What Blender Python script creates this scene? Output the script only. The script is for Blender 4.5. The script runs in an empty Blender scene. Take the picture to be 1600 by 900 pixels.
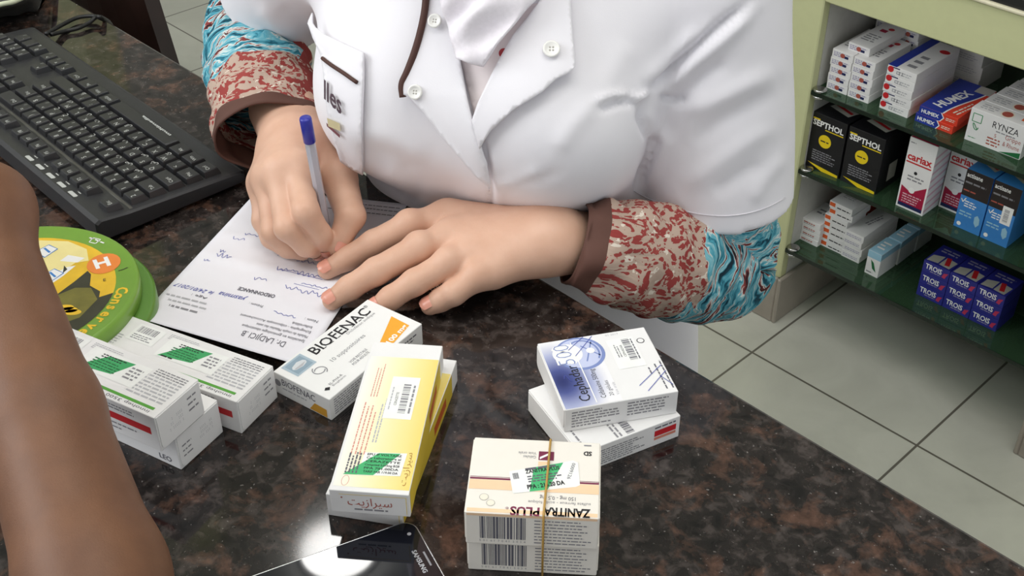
import bpy, bmesh, math, random
import numpy as np
from math import sin, cos, pi, radians, sqrt, atan2
from mathutils import Vector, Matrix
from mathutils.bvhtree import BVHTree
from mathutils.geometry import delaunay_2d_cdt

C = bpy.context.scene.collection
random.seed(7)
rng = np.random.default_rng(7)

# ------------------------------------------------------------ camera, light, exposure
FPX, PITCH, CAMH = 1899.36, 0.6387475, 0.57731
cam_d = bpy.data.cameras.new('camera')
cam = bpy.data.objects.new('camera', cam_d)
C.objects.link(cam)
cam_d.sensor_width = 36.0
cam_d.lens = FPX / 1600 * 36.0
cam_d.clip_start = 0.02
cam.location = (0, 0, CAMH)
cam.rotation_euler = (pi / 2 - PITCH, 0, 0)
bpy.context.scene.camera = cam

sc = bpy.context.scene
sc.view_settings.view_transform = 'Standard'
sc.view_settings.look = 'None'
sc.view_settings.exposure = 0.10
sc.view_settings.gamma = 1.0
sc.view_settings.use_curve_mapping = False
world = bpy.data.worlds.new('daylight')
sc.world = world
world.use_nodes = True
bg = world.node_tree.nodes['Background']
bg.inputs[0].default_value = (0.93, 0.96, 1.0, 1)
bg.inputs[1].default_value = 0.82


def area(name, loc, target, sx, sy, power, col=(1, 1, 1)):
    l = bpy.data.lights.new(name, 'AREA')
    l.shape = 'RECTANGLE'
    l.size, l.size_y, l.energy, l.color = sx, sy, power, col
    o = bpy.data.objects.new(name, l)
    C.objects.link(o)
    o.location = loc
    o.rotation_euler = (Vector(target) - Vector(loc)).to_track_quat('-Z', 'Y').to_euler()
    return o


# daylight from the shop window to the left plus a broad light added overhead to brighten upward faces
area('window_daylight', (-1.9, 0.6, 1.35), (0.0, 0.8, 0.0), 1.5, 1.1, 27, (0.96, 0.98, 1.0))
area('added_overhead_light', (0.1, 0.65, 1.70), (0.1, 0.85, 0.0), 1.5, 0.8, 13.5, (1.0, 0.98, 0.94))

# ------------------------------------------------------------ helpers


def srgb(h):
    if isinstance(h, str):
        h = h.lstrip('#')
        v = [int(h[i:i + 2], 16) / 255 for i in (0, 2, 4)]
    else:
        v = [x / 255 for x in h]
    return tuple((x / 12.92 if x <= 0.04045 else ((x + 0.055) / 1.055) ** 2.4) for x in v) + (1,)


class NT:
    """small wrapper for building node materials"""

    def __init__(s, name):
        s.m = bpy.data.materials.new(name)
        s.m.use_nodes = True
        s.t = s.m.node_tree
        s.b = s.t.nodes['Principled BSDF']
        s.out = s.t.nodes['Material Output']

    def n(s, typ, **kw):
        x = s.t.nodes.new('ShaderNode' + typ)
        for k, v in kw.items():
            if k.startswith('i_'):
                x.inputs[k[2:].replace('_', ' ')].default_value = v
            else:
                setattr(x, k, v)
        return x

    def l(s, a, b):
        s.t.links.new(a, b)

    def coords(s, kind='Object', scale=(1, 1, 1), rot=(0, 0, 0), loc=(0, 0, 0)):
        tc = s.n('TexCoord')
        mp = s.n('Mapping')
        mp.inputs['Scale'].default_value = scale
        mp.inputs['Rotation'].default_value = rot
        mp.inputs['Location'].default_value = loc
        s.l(tc.outputs[kind], mp.inputs[0])
        return mp.outputs[0]

    def ramp(s, fac, stops, interp='LINEAR'):
        r = s.n('ValToRGB')
        r.color_ramp.interpolation = interp
        e = r.color_ramp.elements
        while len(e) < len(stops):
            e.new(0.5)
        for el, (p, c) in zip(e, stops):
            el.position = p
            el.color = c
        s.l(fac, r.inputs[0])
        return r.outputs[0]

    def noise(s, vec, scale, detail=4, rough=0.55, dist=0.0):
        x = s.n('TexNoise')
        x.inputs['Scale'].default_value = scale
        x.inputs['Detail'].default_value = detail
        x.inputs['Roughness'].default_value = rough
        x.inputs['Distortion'].default_value = dist
        s.l(vec, x.inputs['Vector'])
        return x.outputs['Fac'], x.outputs['Color']

    def mix(s, fac, a, b):
        x = s.n('Mix', data_type='RGBA')
        for sock, v in ((x.inputs[0], fac), (x.inputs[6], a), (x.inputs[7], b)):
            if hasattr(v, 'default_value') or hasattr(v, 'is_linked'):
                s.l(v, sock)
            else:
                sock.default_value = v
        return x.outputs[2]

    def math(s, op, a, b=0.0, c=None):
        x = s.n('Math', operation=op)
        for i, v in enumerate((a, b, c)):
            if v is None:
                continue
            if hasattr(v, 'is_linked'):
                s.l(v, x.inputs[i])
            else:
                x.inputs[i].default_value = v
        return x.outputs[0]

    def bump(s, h, strength=0.2, dist=0.002):
        x = s.n('Bump')
        x.inputs['Strength'].default_value = strength
        x.inputs['Distance'].default_value = dist
        s.l(h, x.inputs['Height'])
        s.l(x.outputs[0], s.b.inputs['Normal'])

    def base(s, c):
        if hasattr(c, 'is_linked'):
            s.l(c, s.b.inputs['Base Color'])
        else:
            s.b.inputs['Base Color'].default_value = c

    def set(s, **kw):
        for k, v in kw.items():
            s.b.inputs[k.replace('_', ' ')].default_value = v
        return s


_mc = {}


def flat(name, col, rough=0.5, metal=0.0, spec=0.5, var=0.04, vscale=60.0, bump=0.0):
    """plain coloured material with a faint procedural variation"""
    key = (name, str(col))
    if key in _mc:
        return _mc[key]
    k = NT(name)
    c = srgb(col)
    v = k.coords()
    f, _ = k.noise(v, vscale, 3)
    lo = tuple(x * (1 - var) for x in c[:3]) + (1,)
    hi = tuple(min(1, x * (1 + var)) for x in c[:3]) + (1,)
    k.base(k.ramp(f, [(0.3, lo), (0.7, hi)]))
    k.set(Roughness=rough, Metallic=metal, Specular_IOR_Level=spec)
    if bump:
        k.bump(f, bump, 0.001)
    _mc[key] = k.m
    return k.m


def U(px, py, z=0.0):
    """world point on the horizontal plane z seen at photo pixel (px, py)"""
    fw = np.array([0, cos(PITCH), -sin(PITCH)])
    up = np.array([0, sin(PITCH), cos(PITCH)])
    d = fw + np.array([1.0, 0, 0]) * (px - 800) / FPX - up * (py - 450) / FPX
    return np.array([0, 0, CAMH]) + d * (z - CAMH) / d[2]


def ray(px, py):
    p = U(px, py, 0.0)
    o = np.array([0, 0, CAMH])
    d = p - o
    return o, d / np.linalg.norm(d)


def PJ(P):
    """photo pixels of world points (n,3)"""
    P = np.asarray(P, float)
    q = P - np.array([0, 0, CAMH])
    fw = np.array([0, cos(PITCH), -sin(PITCH)])
    up = np.array([0, sin(PITCH), cos(PITCH)])
    d = q @ fw
    return np.stack([800 + FPX * q[..., 0] / d, 450 - FPX * (q @ up) / d], -1)


def zat(x, y, py):
    """height on the vertical line (x, y) seen at photo row py"""
    lo, hi = -1.2, 0.55
    for _ in range(60):
        m = (lo + hi) / 2
        if PJ([(x, y, m)])[0][1] > py:
            lo = m
        else:
            hi = m
    return (lo + hi) / 2


class MB:
    """collects polygons of one mesh object"""

    def __init__(s):
        s.V, s.F, s.M, s.mats, s.S = [], [], [], [], []
        s.uv = None

    def mi(s, m):
        if m not in s.mats:
            s.mats.append(m)
        return s.mats.index(m)

    def add(s, verts, faces, mat, smooth=False):
        o = len(s.V)
        s.V.extend([tuple(map(float, v)) for v in verts])
        i = s.mi(mat)
        for f in faces:
            s.F.append([int(a) + o for a in f])
            s.M.append(i)
            s.S.append(smooth)

    def build(s, name, parent=None, loc=None, bevel=0):
        me = bpy.data.meshes.new(name)
        me.from_pydata(s.V, [], s.F)
        for m in s.mats:
            me.materials.append(m)
        me.polygons.foreach_set('material_index', s.M)
        me.polygons.foreach_set('use_smooth', s.S)
        if s.uv is not None:
            lay = me.uv_layers.new(name='UVMap')
            li = np.empty(len(me.loops), int)
            me.loops.foreach_get('vertex_index', li)
            lay.data.foreach_set('uv', np.asarray(s.uv, float)[li].ravel())
        me.update()
        o = bpy.data.objects.new(name, me)
        C.objects.link(o)
        if parent:
            o.parent = parent
        if loc is not None:
            o.location = loc
        return o

    # ---- shapes
    def box(s, lo, hi, mat, bev=0.0, seg=1, M=None):
        bm = bmesh.new()
        bmesh.ops.create_cube(bm, size=1)
        lo, hi = Vector(lo), Vector(hi)
        for v in bm.verts:
            v.co = Vector([(lo[i] + hi[i]) / 2 + v.co[i] * (hi[i] - lo[i]) for i in range(3)])
        if bev:
            bmesh.ops.bevel(bm, geom=bm.edges[:], offset=bev, segments=seg, affect='EDGES', profile=0.5)
        if M is not None:
            bm.transform(M)
        s.bm(bm, mat)

    def bm(s, bm, mat, smooth=False):
        bm.verts.index_update()
        s.add([v.co for v in bm.verts], [[v.index for v in f.verts] for f in bm.faces], mat, smooth)
        bm.free()

    def prism(s, poly, z0, z1, mat, M=None, bev=0.0):
        """vertical prism over a 2-D polygon"""
        bm = bmesh.new()
        vs = [bm.verts.new((p[0], p[1], z0)) for p in poly]
        f = bm.faces.new(vs)
        bmesh.ops.recalc_face_normals(bm, faces=[f])
        r = bmesh.ops.extrude_face_region(bm, geom=[f])
        bmesh.ops.translate(bm, verts=[g for g in r['geom'] if isinstance(g, bmesh.types.BMVert)], vec=(0, 0, z1 - z0))
        bmesh.ops.recalc_face_normals(bm, faces=bm.faces[:])
        if bev:
            ed = [e for e in bm.edges if abs(e.verts[0].co.z - e.verts[1].co.z) < 1e-7]
            bmesh.ops.bevel(bm, geom=ed, offset=bev, segments=2, affect='EDGES', profile=0.5)
        if M is not None:
            bm.transform(M)
        s.bm(bm, mat)

    def lathe(s, prof, mat, n=48, M=None, smooth=True):
        """revolve (r, z) profile about z"""
        vs, fs = [], []
        for r, z in prof:
            for k in range(n):
                a = 2 * pi * k / n
                p = Vector((r * cos(a), r * sin(a), z))
                vs.append(M @ p if M is not None else p)
        for i in range(len(prof) - 1):
            for k in range(n):
                k2 = (k + 1) % n
                fs.append([i * n + k, i * n + k2, (i + 1) * n + k2, (i + 1) * n + k])
        if prof[0][0] > 1e-6:
            fs.append([k for k in range(n)][::-1])
        if prof[-1][0] > 1e-6:
            fs.append([(len(prof) - 1) * n + k for k in range(n)])
        s.add(vs, fs, mat, smooth)

    def tube(s, pts, r, mat, n=8, closed=False, smooth=True):
        pts = [Vector(p) for p in pts]
        m = len(pts)
        rr = r if hasattr(r, '__len__') else [r] * m
        ring, prev = [], None
        for i, p in enumerate(pts):
            a = pts[(i - 1) % m] if (closed or i) else p
            b = pts[(i + 1) % m] if (closed or i < m - 1) else p
            t = (b - a).normalized()
            if prev is None:
                h = Vector((0, 0, 1)) if abs(t.z) < 0.9 else Vector((1, 0, 0))
                u = t.cross(h).normalized()
            else:
                u = (prev - t * prev.dot(t)).normalized()
            prev = u
            w = t.cross(u)
            ring.append([p + (u * cos(2 * pi * k / n) + w * sin(2 * pi * k / n)) * rr[i] for k in range(n)])
        vs = [v for q in ring for v in q]
        fs = []
        for i in range(m if closed else m - 1):
            j = (i + 1) % m
            for k in range(n):
                k2 = (k + 1) % n
                fs.append([i * n + k, i * n + k2, j * n + k2, j * n + k])
        if not closed:
            fs.append(list(range(n))[::-1])
            fs.append([(m - 1) * n + k for k in range(n)])
        s.add(vs, fs, mat, smooth)


def smoothline(pts, n=8):
    """Catmull-Rom through the points"""
    P = [np.array(p, float) for p in pts]
    P = [2 * P[0] - P[1]] + P + [2 * P[-1] - P[-2]]
    out = []
    for i in range(1, len(P) - 2):
        for k in range(n):
            t = k / n
            a, b, c, d = P[i - 1], P[i], P[i + 1], P[i + 2]
            out.append(0.5 * ((2 * b) + (c - a) * t + (2 * a - 5 * b + 4 * c - d) * t ** 2 + (3 * b - a - 3 * c + d) * t ** 3))
    out.append(P[-2])
    return out


def thing(name, label, cat, loc=(0, 0, 0), rz=0.0, group=None):
    o = bpy.data.objects.new(name, None)
    o.empty_display_size = 0.02
    C.objects.link(o)
    o.location = loc
    o.rotation_euler = (0, 0, rz)
    return tag(o, label, cat, group)


def tag(o, label, cat, group=None):
    o['label'] = label
    o['category'] = cat
    if group:
        o['group'] = group
    return o


def struct(o):
    o['kind'] = 'structure'
    return o


# ---- printed matter: text and marks as thin polygons lying on the faces they are printed on
_tc = {}


def glyphs(s, bold=0.0, shear=0.0):
    key = (s, bold, shear)
    if key not in _tc:
        cu = bpy.data.curves.new('txt', 'FONT')
        cu.body = s
        cu.size = 1
        cu.resolution_u = 2
        cu.offset = bold
        cu.shear = shear
        o = bpy.data.objects.new('txt', cu)
        C.objects.link(o)
        dg = bpy.context.evaluated_depsgraph_get()
        me = bpy.data.meshes.new_from_object(o.evaluated_get(dg))
        v = np.array([tuple(x.co)[:2] for x in me.vertices]) if len(me.vertices) else np.zeros((0, 2))
        f = [list(p.vertices) for p in me.polygons]
        bpy.data.objects.remove(o)
        bpy.data.curves.remove(cu)
        bpy.data.meshes.remove(me)
        if len(v):
            v[:, 0] -= v[:, 0].min()
        _tc[key] = (v, f)
    return _tc[key]


class Canvas:
    """2-D drawing surface: x to the right, y down, in metres"""

    def __init__(s, mb, O, R, D, w, h, fn=None, base=0.00008):
        s.mb, s.O, s.R, s.D, s.w, s.h, s.fn = mb, np.array(O, float), np.array(R, float), np.array(D, float), w, h, fn
        s.N = np.cross(s.R, -s.D)
        s.base = base

    def P(s, x, y, lay):
        if s.fn:
            return s.fn(x, y, s.base + lay * 0.00005)
        return s.O + s.R * x + s.D * y + s.N * (s.base + lay * 0.00005)

    def poly(s, pts, mat, lay=0):
        a = sum(pts[i][0] * pts[(i + 1) % len(pts)][1] - pts[(i + 1) % len(pts)][0] * pts[i][1] for i in range(len(pts)))
        if a > 0:
            pts = pts[::-1]
        s.mb.add([s.P(x, y, lay) for x, y in pts], [list(range(len(pts)))], mat)

    def rect(s, x, y, w, h, mat, lay=0):
        s.poly([(x, y), (x + w, y), (x + w, y + h), (x, y + h)], mat, lay)

    def disc(s, x, y, r, mat, lay=0, ry=None, n=20):
        ry = ry or r
        s.poly([(x + r * cos(2 * pi * k / n), y + ry * sin(2 * pi * k / n)) for k in range(n)], mat, lay)

    def text(s, t, x, y, h, mat, ang=0, w=None, bold=0.0, shear=0.0, lay=1, centre=False):
        v, f = glyphs(t, bold, shear)
        if not len(v):
            return
        k = h / 0.72
        kx = k if w is None else w / max(1e-6, v[:, 0].max())
        c, n = cos(radians(ang)), sin(radians(ang))
        tx, ty = v[:, 0] * kx, v[:, 1] * k
        if centre:
            tx = tx - tx.max() / 2
        X = x + tx * c - ty * n
        Y = y - tx * n - ty * c
        s.mb.add([s.P(a, b, lay) for a, b in zip(X, Y)], f, mat)

    def line(s, pts, wd, mat, lay=1):
        for (x0, y0), (x1, y1) in zip(pts[:-1], pts[1:]):
            d = sqrt((x1 - x0) ** 2 + (y1 - y0) ** 2) or 1e-9
            nx, ny = -(y1 - y0) / d * wd / 2, (x1 - x0) / d * wd / 2
            s.poly([(x0 + nx, y0 + ny), (x1 + nx, y1 + ny), (x1 - nx, y1 - ny), (x0 - nx, y0 - ny)], mat, lay)

    def fine(s, x, y, w, h, mat, rows, ang=0, lay=1, fill=0.45, seed=1, ragged=0.25):
        """rows of small print too fine to read"""
        r = random.Random(seed)
        c, n = cos(radians(ang)), sin(radians(ang))
        for i in range(rows):
            yy = h * (i + 0.5) / rows
            hh = h / rows * fill
            xx, end = 0.0, w * (1 - ragged * r.random())
            while xx < end:
                ww = min(end - xx, hh * r.uniform(1.2, 4.5))
                q = [(xx, yy - hh / 2), (xx + ww, yy - hh / 2), (xx + ww, yy + hh / 2), (xx, yy + hh / 2)]
                s.poly([(x + a * c + b * n, y - a * n + b * c) for a, b in q], mat, lay)
                xx += ww + hh * 0.7

    def bars(s, x, y, w, h, mat, ang=0, lay=1, seed=3):
        r = random.Random(seed)
        c, n = cos(radians(ang)), sin(radians(ang))
        m = w / 60
        xx = 0.0
        while xx < w - m:
            ww = m * r.choice([1, 1, 2, 3])
            q = [(xx, 0), (min(w, xx + ww), 0), (min(w, xx + ww), h), (xx, h)]
            s.poly([(x + a * c + b * n, y - a * n + b * c) for a, b in q], mat, lay)
            xx += ww + m * r.choice([1, 1, 2])


class Carton:
    """folding box in its own frame: a along x, b along -y, z up, back-left corner at the origin"""

    def __init__(s, L, W, H, mat, bev=0.0006, side=None):
        s.L, s.W, s.H = L, W, H
        s.mb = MB()
        s.mb.box((0, -W, 0), (L, 0, H), mat, bev, 2)

    def face(s, k):
        L, W, H, mb = s.L, s.W, s.H, s.mb
        if k == 'top':
            return Canvas(mb, (0, 0, H), (1, 0, 0), (0, -1, 0), L, W)
        if k == 'front':
            return Canvas(mb, (0, -W, H), (1, 0, 0), (0, 0, -1), L, H)
        if k == 'back':
            return Canvas(mb, (L, 0, H), (-1, 0, 0), (0, 0, -1), L, H)
        if k == 'right':
            return Canvas(mb, (L, -W, H), (0, 1, 0), (0, 0, -1), W, H)
        if k == 'left':
            return Canvas(mb, (0, 0, H), (0, -1, 0), (0, 0, -1), W, H)


def canvas_of(mb, L, W, H, k):
    c = Carton.__new__(Carton)
    c.L, c.W, c.H, c.mb = L, W, H, mb
    return c.face(k)


# ---- implicit solids, meshed with surface nets
def surface_nets(f, lo, hi, h):
    lo, hi = np.array(lo, float), np.array(hi, float)
    n = np.ceil((hi - lo) / h).astype(int) + 1
    ax = [lo[i] + h * np.arange(n[i]) for i in range(3)]
    S = np.empty(n, np.float32)
    step = max(1, int(600000 / (n[1] * n[2])))
    for i in range(0, n[0], step):
        g = np.stack(np.meshgrid(ax[0][i:i + step], ax[1], ax[2], indexing='ij'), -1).astype(np.float32)
        S[i:i + step] = f(g)
    ins = S < 0
    cc = ins[:-1, :-1, :-1].astype(np.int8)
    tot = np.zeros_like(cc)
    offs = [(a, b, c) for a in (0, 1) for b in (0, 1) for c in (0, 1)]
    for a, b, c in offs:
        tot += ins[a:n[0] - 1 + a, b:n[1] - 1 + b, c:n[2] - 1 + c]
    I = np.argwhere((tot > 0) & (tot < 8))
    vals = np.stack([S[I[:, 0] + a, I[:, 1] + b, I[:, 2] + c] for a, b, c in offs], 1)
    acc = np.zeros((len(I), 3))
    cnt = np.zeros(len(I))
    for p in range(8):
        for q in range(p + 1, 8):
            d = [abs(offs[p][k] - offs[q][k]) for k in range(3)]
            if sum(d) != 1:
                continue
            vp, vq = vals[:, p], vals[:, q]
            m = (vp < 0) != (vq < 0)
            t = np.where(m, vp / np.where(m, vp - vq, 1), 0)
            pos = np.array(offs[p])[None] + t[:, None] * (np.array(offs[q]) - np.array(offs[p]))[None]
            acc[m] += pos[m]
            cnt[m] += 1
    V = lo + h * (I + acc / cnt[:, None])
    idx = -np.ones(np.array(n) - 1, int)
    idx[I[:, 0], I[:, 1], I[:, 2]] = np.arange(len(I))
    Fs = []
    for axis in range(3):
        u, v = (axis + 1) % 3, (axis + 2) % 3
        sl0 = [slice(None)] * 3
        sl1 = [slice(None)] * 3
        sl0[axis], sl1[axis] = slice(0, -1), slice(1, None)
        a, b = ins[tuple(sl0)], ins[tuple(sl1)]
        E = np.argwhere(a != b)
        ok = (E[:, u] > 0) & (E[:, v] > 0) & (E[:, u] < n[u] - 1) & (E[:, v] < n[v] - 1)
        E = E[ok]
        def cell(du, dv):
            K = E.copy()
            K[:, u] += du
            K[:, v] += dv
            return idx[K[:, 0], K[:, 1], K[:, 2]]
        q = np.stack([cell(-1, -1), cell(0, -1), cell(0, 0), cell(-1, 0)], 1)
        fl = a[E[:, 0], E[:, 1], E[:, 2]]
        q[~fl] = q[~fl][:, ::-1]
        Fs.append(q)
    return V, np.concatenate(Fs)


def vec(p):
    return np.asarray(p, np.float32)


def rc(P, a, b, r1, r2, ax=None, k=1.0):
    """tapered capsule, optionally flattened by k along axis ax"""
    a, b = vec(a), vec(b)
    ba = b - a
    t = np.clip(((P - a) @ ba) / float(ba @ ba), 0, 1)
    q = P - a - t[..., None] * ba
    if ax is not None:
        ax = vec(ax)
        ax = ax / np.linalg.norm(ax)
        h = q @ ax
        q = q + (h * (1 / k - 1))[..., None] * ax
    d = np.sqrt((q * q).sum(-1)) - (r1 + t * (r2 - r1))
    return d * (k if ax is not None and k < 1 else 1.0)


def ell(P, c, r, M=None):
    q = P - vec(c)
    if M is not None:
        q = q @ np.asarray(M, np.float32)
    r = vec(r)
    k0 = np.sqrt(((q / r) ** 2).sum(-1))
    k1 = np.sqrt(((q / (r * r)) ** 2).sum(-1)) + 1e-9
    return k0 * (k0 - 1) / k1


def smin(a, b, k):
    h = np.clip(k - np.abs(a - b), 0, None) / k
    return np.minimum(a, b) - h * h * k * 0.25


def union(ds, k):
    r = ds[0]
    for d in ds[1:]:
        r = smin(r, d, k)
    return r


def vnormals(V, F):
    n = np.zeros_like(V)
    q = np.cross(V[F[:, 2]] - V[F[:, 0]], V[F[:, 3 if F.shape[1] > 3 else 1]] - V[F[:, 1 if F.shape[1] > 3 else 0]])
    for k in range(F.shape[1]):
        np.add.at(n, F[:, k], q)
    return n / (np.linalg.norm(n, axis=1, keepdims=True) + 1e-12)
# ------------------------------------------------------------ materials of the place
SD = np.array([0.69754, -0.71655, 0.0])    # along the counter edge and the shelves
SN = np.array([0.71655, 0.69754, 0.0])     # across the aisle, away from the counter
SYAW = atan2(SD[1], SD[0])
FZ = -0.815


def granite():
    k = NT('brown_granite')
    v = k.coords()
    warp, wc = k.noise(v, 30, 3)
    f1, _ = k.noise(v, 34, 5, 0.66, 0.4)
    f2, _ = k.noise(v, 95, 4, 0.6, 0.4)
    f3, _ = k.noise(v, 330, 2, 0.5)
    vo = k.n('TexVoronoi')
    vo.inputs['Scale'].default_value = 180
    k.l(v, vo.inputs['Vector'])
    basec = k.ramp(f2, [(0.34, srgb('#100e0e')), (0.52, srgb('#282321')), (0.68, srgb('#453e3b'))])
    brown = k.ramp(f2, [(0.3, srgb('#33241d')), (0.58, srgb('#563f34')), (0.8, srgb('#725749'))])
    m = k.ramp(f1, [(0.52, (0, 0, 0, 1)), (0.64, (1, 1, 1, 1))])
    c = k.mix(m, basec, brown)
    sp = k.ramp(f3, [(0.68, (0, 0, 0, 1)), (0.74, (1, 1, 1, 1))])
    sp2 = k.math('MULTIPLY', sp, 0.5)
    c = k.mix(sp2, c, srgb('#9a9490'))
    cell = k.ramp(vo.outputs['Color'], [(0.0, (0.75, 0.75, 0.75, 1)), (1.0, (1.2, 1.2, 1.2, 1))])
    mm = k.n('Mix', data_type='RGBA', blend_type='MULTIPLY')
    mm.inputs[0].default_value = 0.6
    k.l(c, mm.inputs[6])
    k.l(cell, mm.inputs[7])
    k.base(mm.outputs[2])
    k.set(Roughness=0.075, Specular_IOR_Level=0.5)
    return k.m


def floor_tile():
    k = NT('pale_floor_tile')
    v = k.coords()
    b = k.n('TexBrick', offset=0.0, squash=1.0)
    b.inputs['Scale'].default_value = 1.0
    b.inputs['Brick Width'].default_value = 0.3325
    b.inputs['Row Height'].default_value = 0.3325
    b.inputs['Mortar Size'].default_value = 0.0022
    b.inputs['Mortar Smooth'].default_value = 0.1
    b.inputs['Color1'].default_value = srgb('#c9cabf')
    b.inputs['Color2'].default_value = srgb('#cccdc2')
    b.inputs['Mortar'].default_value = srgb('#6a675e')
    k.l(v, b.inputs['Vector'])
    f, _ = k.noise(v, 5, 5, 0.6, 0.8)
    cl = k.ramp(f, [(0.35, (0.9, 0.9, 0.89, 1)), (0.65, (1.04, 1.04, 1.03, 1))])
    mm = k.n('Mix', data_type='RGBA', blend_type='MULTIPLY')
    mm.inputs[0].default_value = 1
    k.l(b.outputs['Color'], mm.inputs[6])
    k.l(cl, mm.inputs[7])
    k.base(mm.outputs[2])
    k.set(Roughness=0.28)
    return k.m


M_GRAN = granite()
M_TILE = floor_tile()
M_WALL = flat('white_wall_paint', '#e6e5df', 0.7)
M_CEIL = flat('white_ceiling_paint', '#f0f0ec', 0.8)
M_GREEN = flat('yellow_green_paint', '#cdd0a0', 0.55, var=0.02)
M_SIDE = flat('grey_white_board', '#c9c8c2', 0.5)
M_PLINTH = flat('beige_skirting_tile', '#a79f93', 0.4, var=0.12, vscale=14)
M_CARD = flat('white_carton', '#ecebea', 0.6, var=0.015)
M_CARDG = flat('grey_white_carton', '#dddcd8', 0.6, var=0.02)
M_INK = flat('black_ink', '#1c1b20', 0.6)
M_GREYI = flat('grey_ink', '#8d8c91', 0.6)
M_LGREY = flat('pale_grey_ink', '#b9b9bd', 0.6)
M_WHITE = flat('white_ink', '#f6f6f4', 0.6)
M_RED = flat('red_ink', '#c8222a', 0.55)
M_STEEL = flat('brushed_steel', '#b5b6b4', 0.25, 1.0)
M_LEDGE = flat('dark_edge', '#20211f', 0.5)


def glass_mat(name, tint, rough=0.03, body=None):
    k = NT(name)
    tr = k.n('BsdfTransparent')
    tr.inputs[0].default_value = tint
    gl = k.n('BsdfGlossy')
    gl.inputs['Roughness'].default_value = rough
    gl.inputs[0].default_value = (0.8, 0.95, 0.85, 1)
    fr = k.n('Fresnel')
    fr.inputs[0].default_value = 1.5
    v = k.coords()
    f, _ = k.noise(v, 20, 2)
    fm = k.math('MULTIPLY_ADD', f, 0.02, fr.outputs[0])
    mx = k.n('MixShader')
    k.l(fm, mx.inputs[0])
    k.l(tr.outputs[0], mx.inputs[1])
    k.l(gl.outputs[0], mx.inputs[2])
    res = mx.outputs[0]
    if body:
        df = k.n('BsdfDiffuse')
        df.inputs[0].default_value = body
        m2 = k.n('MixShader')
        m2.inputs[0].default_value = 0.45
        k.l(tr.outputs[0], m2.inputs[1])
        k.l(df.outputs[0], m2.inputs[2])
        k.l(m2.outputs[0], mx.inputs[1])
    k.l(res, k.out.inputs[0])
    return k.m


M_GLASS = glass_mat('green_shelf_glass', (0.42, 0.58, 0.42, 1), 0.03, (0.055, 0.12, 0.06, 1))
M_GEDGE = flat('glass_edge_green', '#16241a', 0.15)

# ------------------------------------------------------------ the room
tile0 = U(1175, 550.6, FZ)
fl = MB()
fl.add([(-4.5, -4.5, 0), (4.5, -4.5, 0), (4.5, 4.5, 0), (-4.5, 4.5, 0)], [[0, 1, 2, 3]], M_TILE)
o = struct(fl.build('floor', loc=tuple(tile0)))
o.rotation_euler = (0, 0, SYAW)


def in_frame(d, n, z):
    return SD * d + SN * n + np.array([0, 0, z])


RM = Matrix.Rotation(SYAW, 4, 'Z')   # local x along SD, local y along SN


def aligned(mb, name, parent=None):
    o = mb.build(name, parent)
    if parent is None:
        o.rotation_euler = (0, 0, SYAW)
    return o


# room box, walls 2.6 m high, open to the shop window behind the photographer
w = MB(); w.box((-3.6, 2.9, FZ), (2.6, 3.0, 1.76), M_WALL); struct(aligned(w, 'wall_back'))
w = MB(); w.box((-3.7, -1.6, FZ), (-3.6, 3.0, 1.76), M_WALL); struct(aligned(w, 'wall_left'))
w = MB(); w.box((-3.7, -1.6, 1.76), (2.6, 3.0, 1.84), M_CEIL); struct(aligned(w, 'ceiling'))

# the counter: one granite top on a boarded base
EDGE = 0.5685
ct = thing('service_counter', 'long polished brown granite counter running across the whole foreground', 'counter',
           tuple(in_frame(-0.6, 0.2, FZ)), SYAW)
m = MB()
m.box((-1.9, -0.75, -FZ - 0.03), (1.5, EDGE - 0.2, -FZ), M_GRAN, 0.003, 2)
m.build('granite_top', ct)
m = MB()
m.box((-1.85, -0.7, 0.0), (1.45, EDGE - 0.2 - 0.06, -FZ - 0.03), flat('dark_wood_board', '#3a2a22', 0.5))
m.build('base', ct)

# yellow-green pier and dark wooden screen beyond the counter, upper left
pr = MB()
A = U(108, 0, 0.0)
pn, pd = float(A @ SN), float(A @ SD)
o_, d_ = ray(116, 8)
q_ = o_ + d_ * ((0.86 - o_ @ SN) / (d_ @ SN))
pr.box((float(q_ @ SD) - 0.24, 0.86, FZ), (float(q_ @ SD), 0.93, 1.76), M_GREEN, 0.004)
p_o = aligned(pr, 'wall_left_pier'); struct(p_o); p_o.name = 'trim_1'

M_DWOOD = flat('dark_stained_wood', '#2b1c18', 0.35, var=0.25, vscale=18)
ch = thing('wooden_screen', 'dark stained wooden screen standing behind the counter beside the yellow-green pier', 'screen')
# screen: one bowed panel on two feet
c0, c1 = U(262, 100, -0.20), U(214, -20, -0.09)
n0, n1 = float(c0 @ SN), float(c1 @ SN)
d0, d1 = float(c0 @ SD), float(c1 @ SD)
W_CH = 0.40
ch.location = tuple(in_frame(d0 - W_CH / 2, n0 + 0.2, FZ))
ch.rotation_euler = (0, 0, SYAW)
seat_h = 0.44


def chair_pt(d, n, z):
    return (d - (d0 - W_CH / 2), n - (n0 + 0.2), z - FZ)


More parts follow.
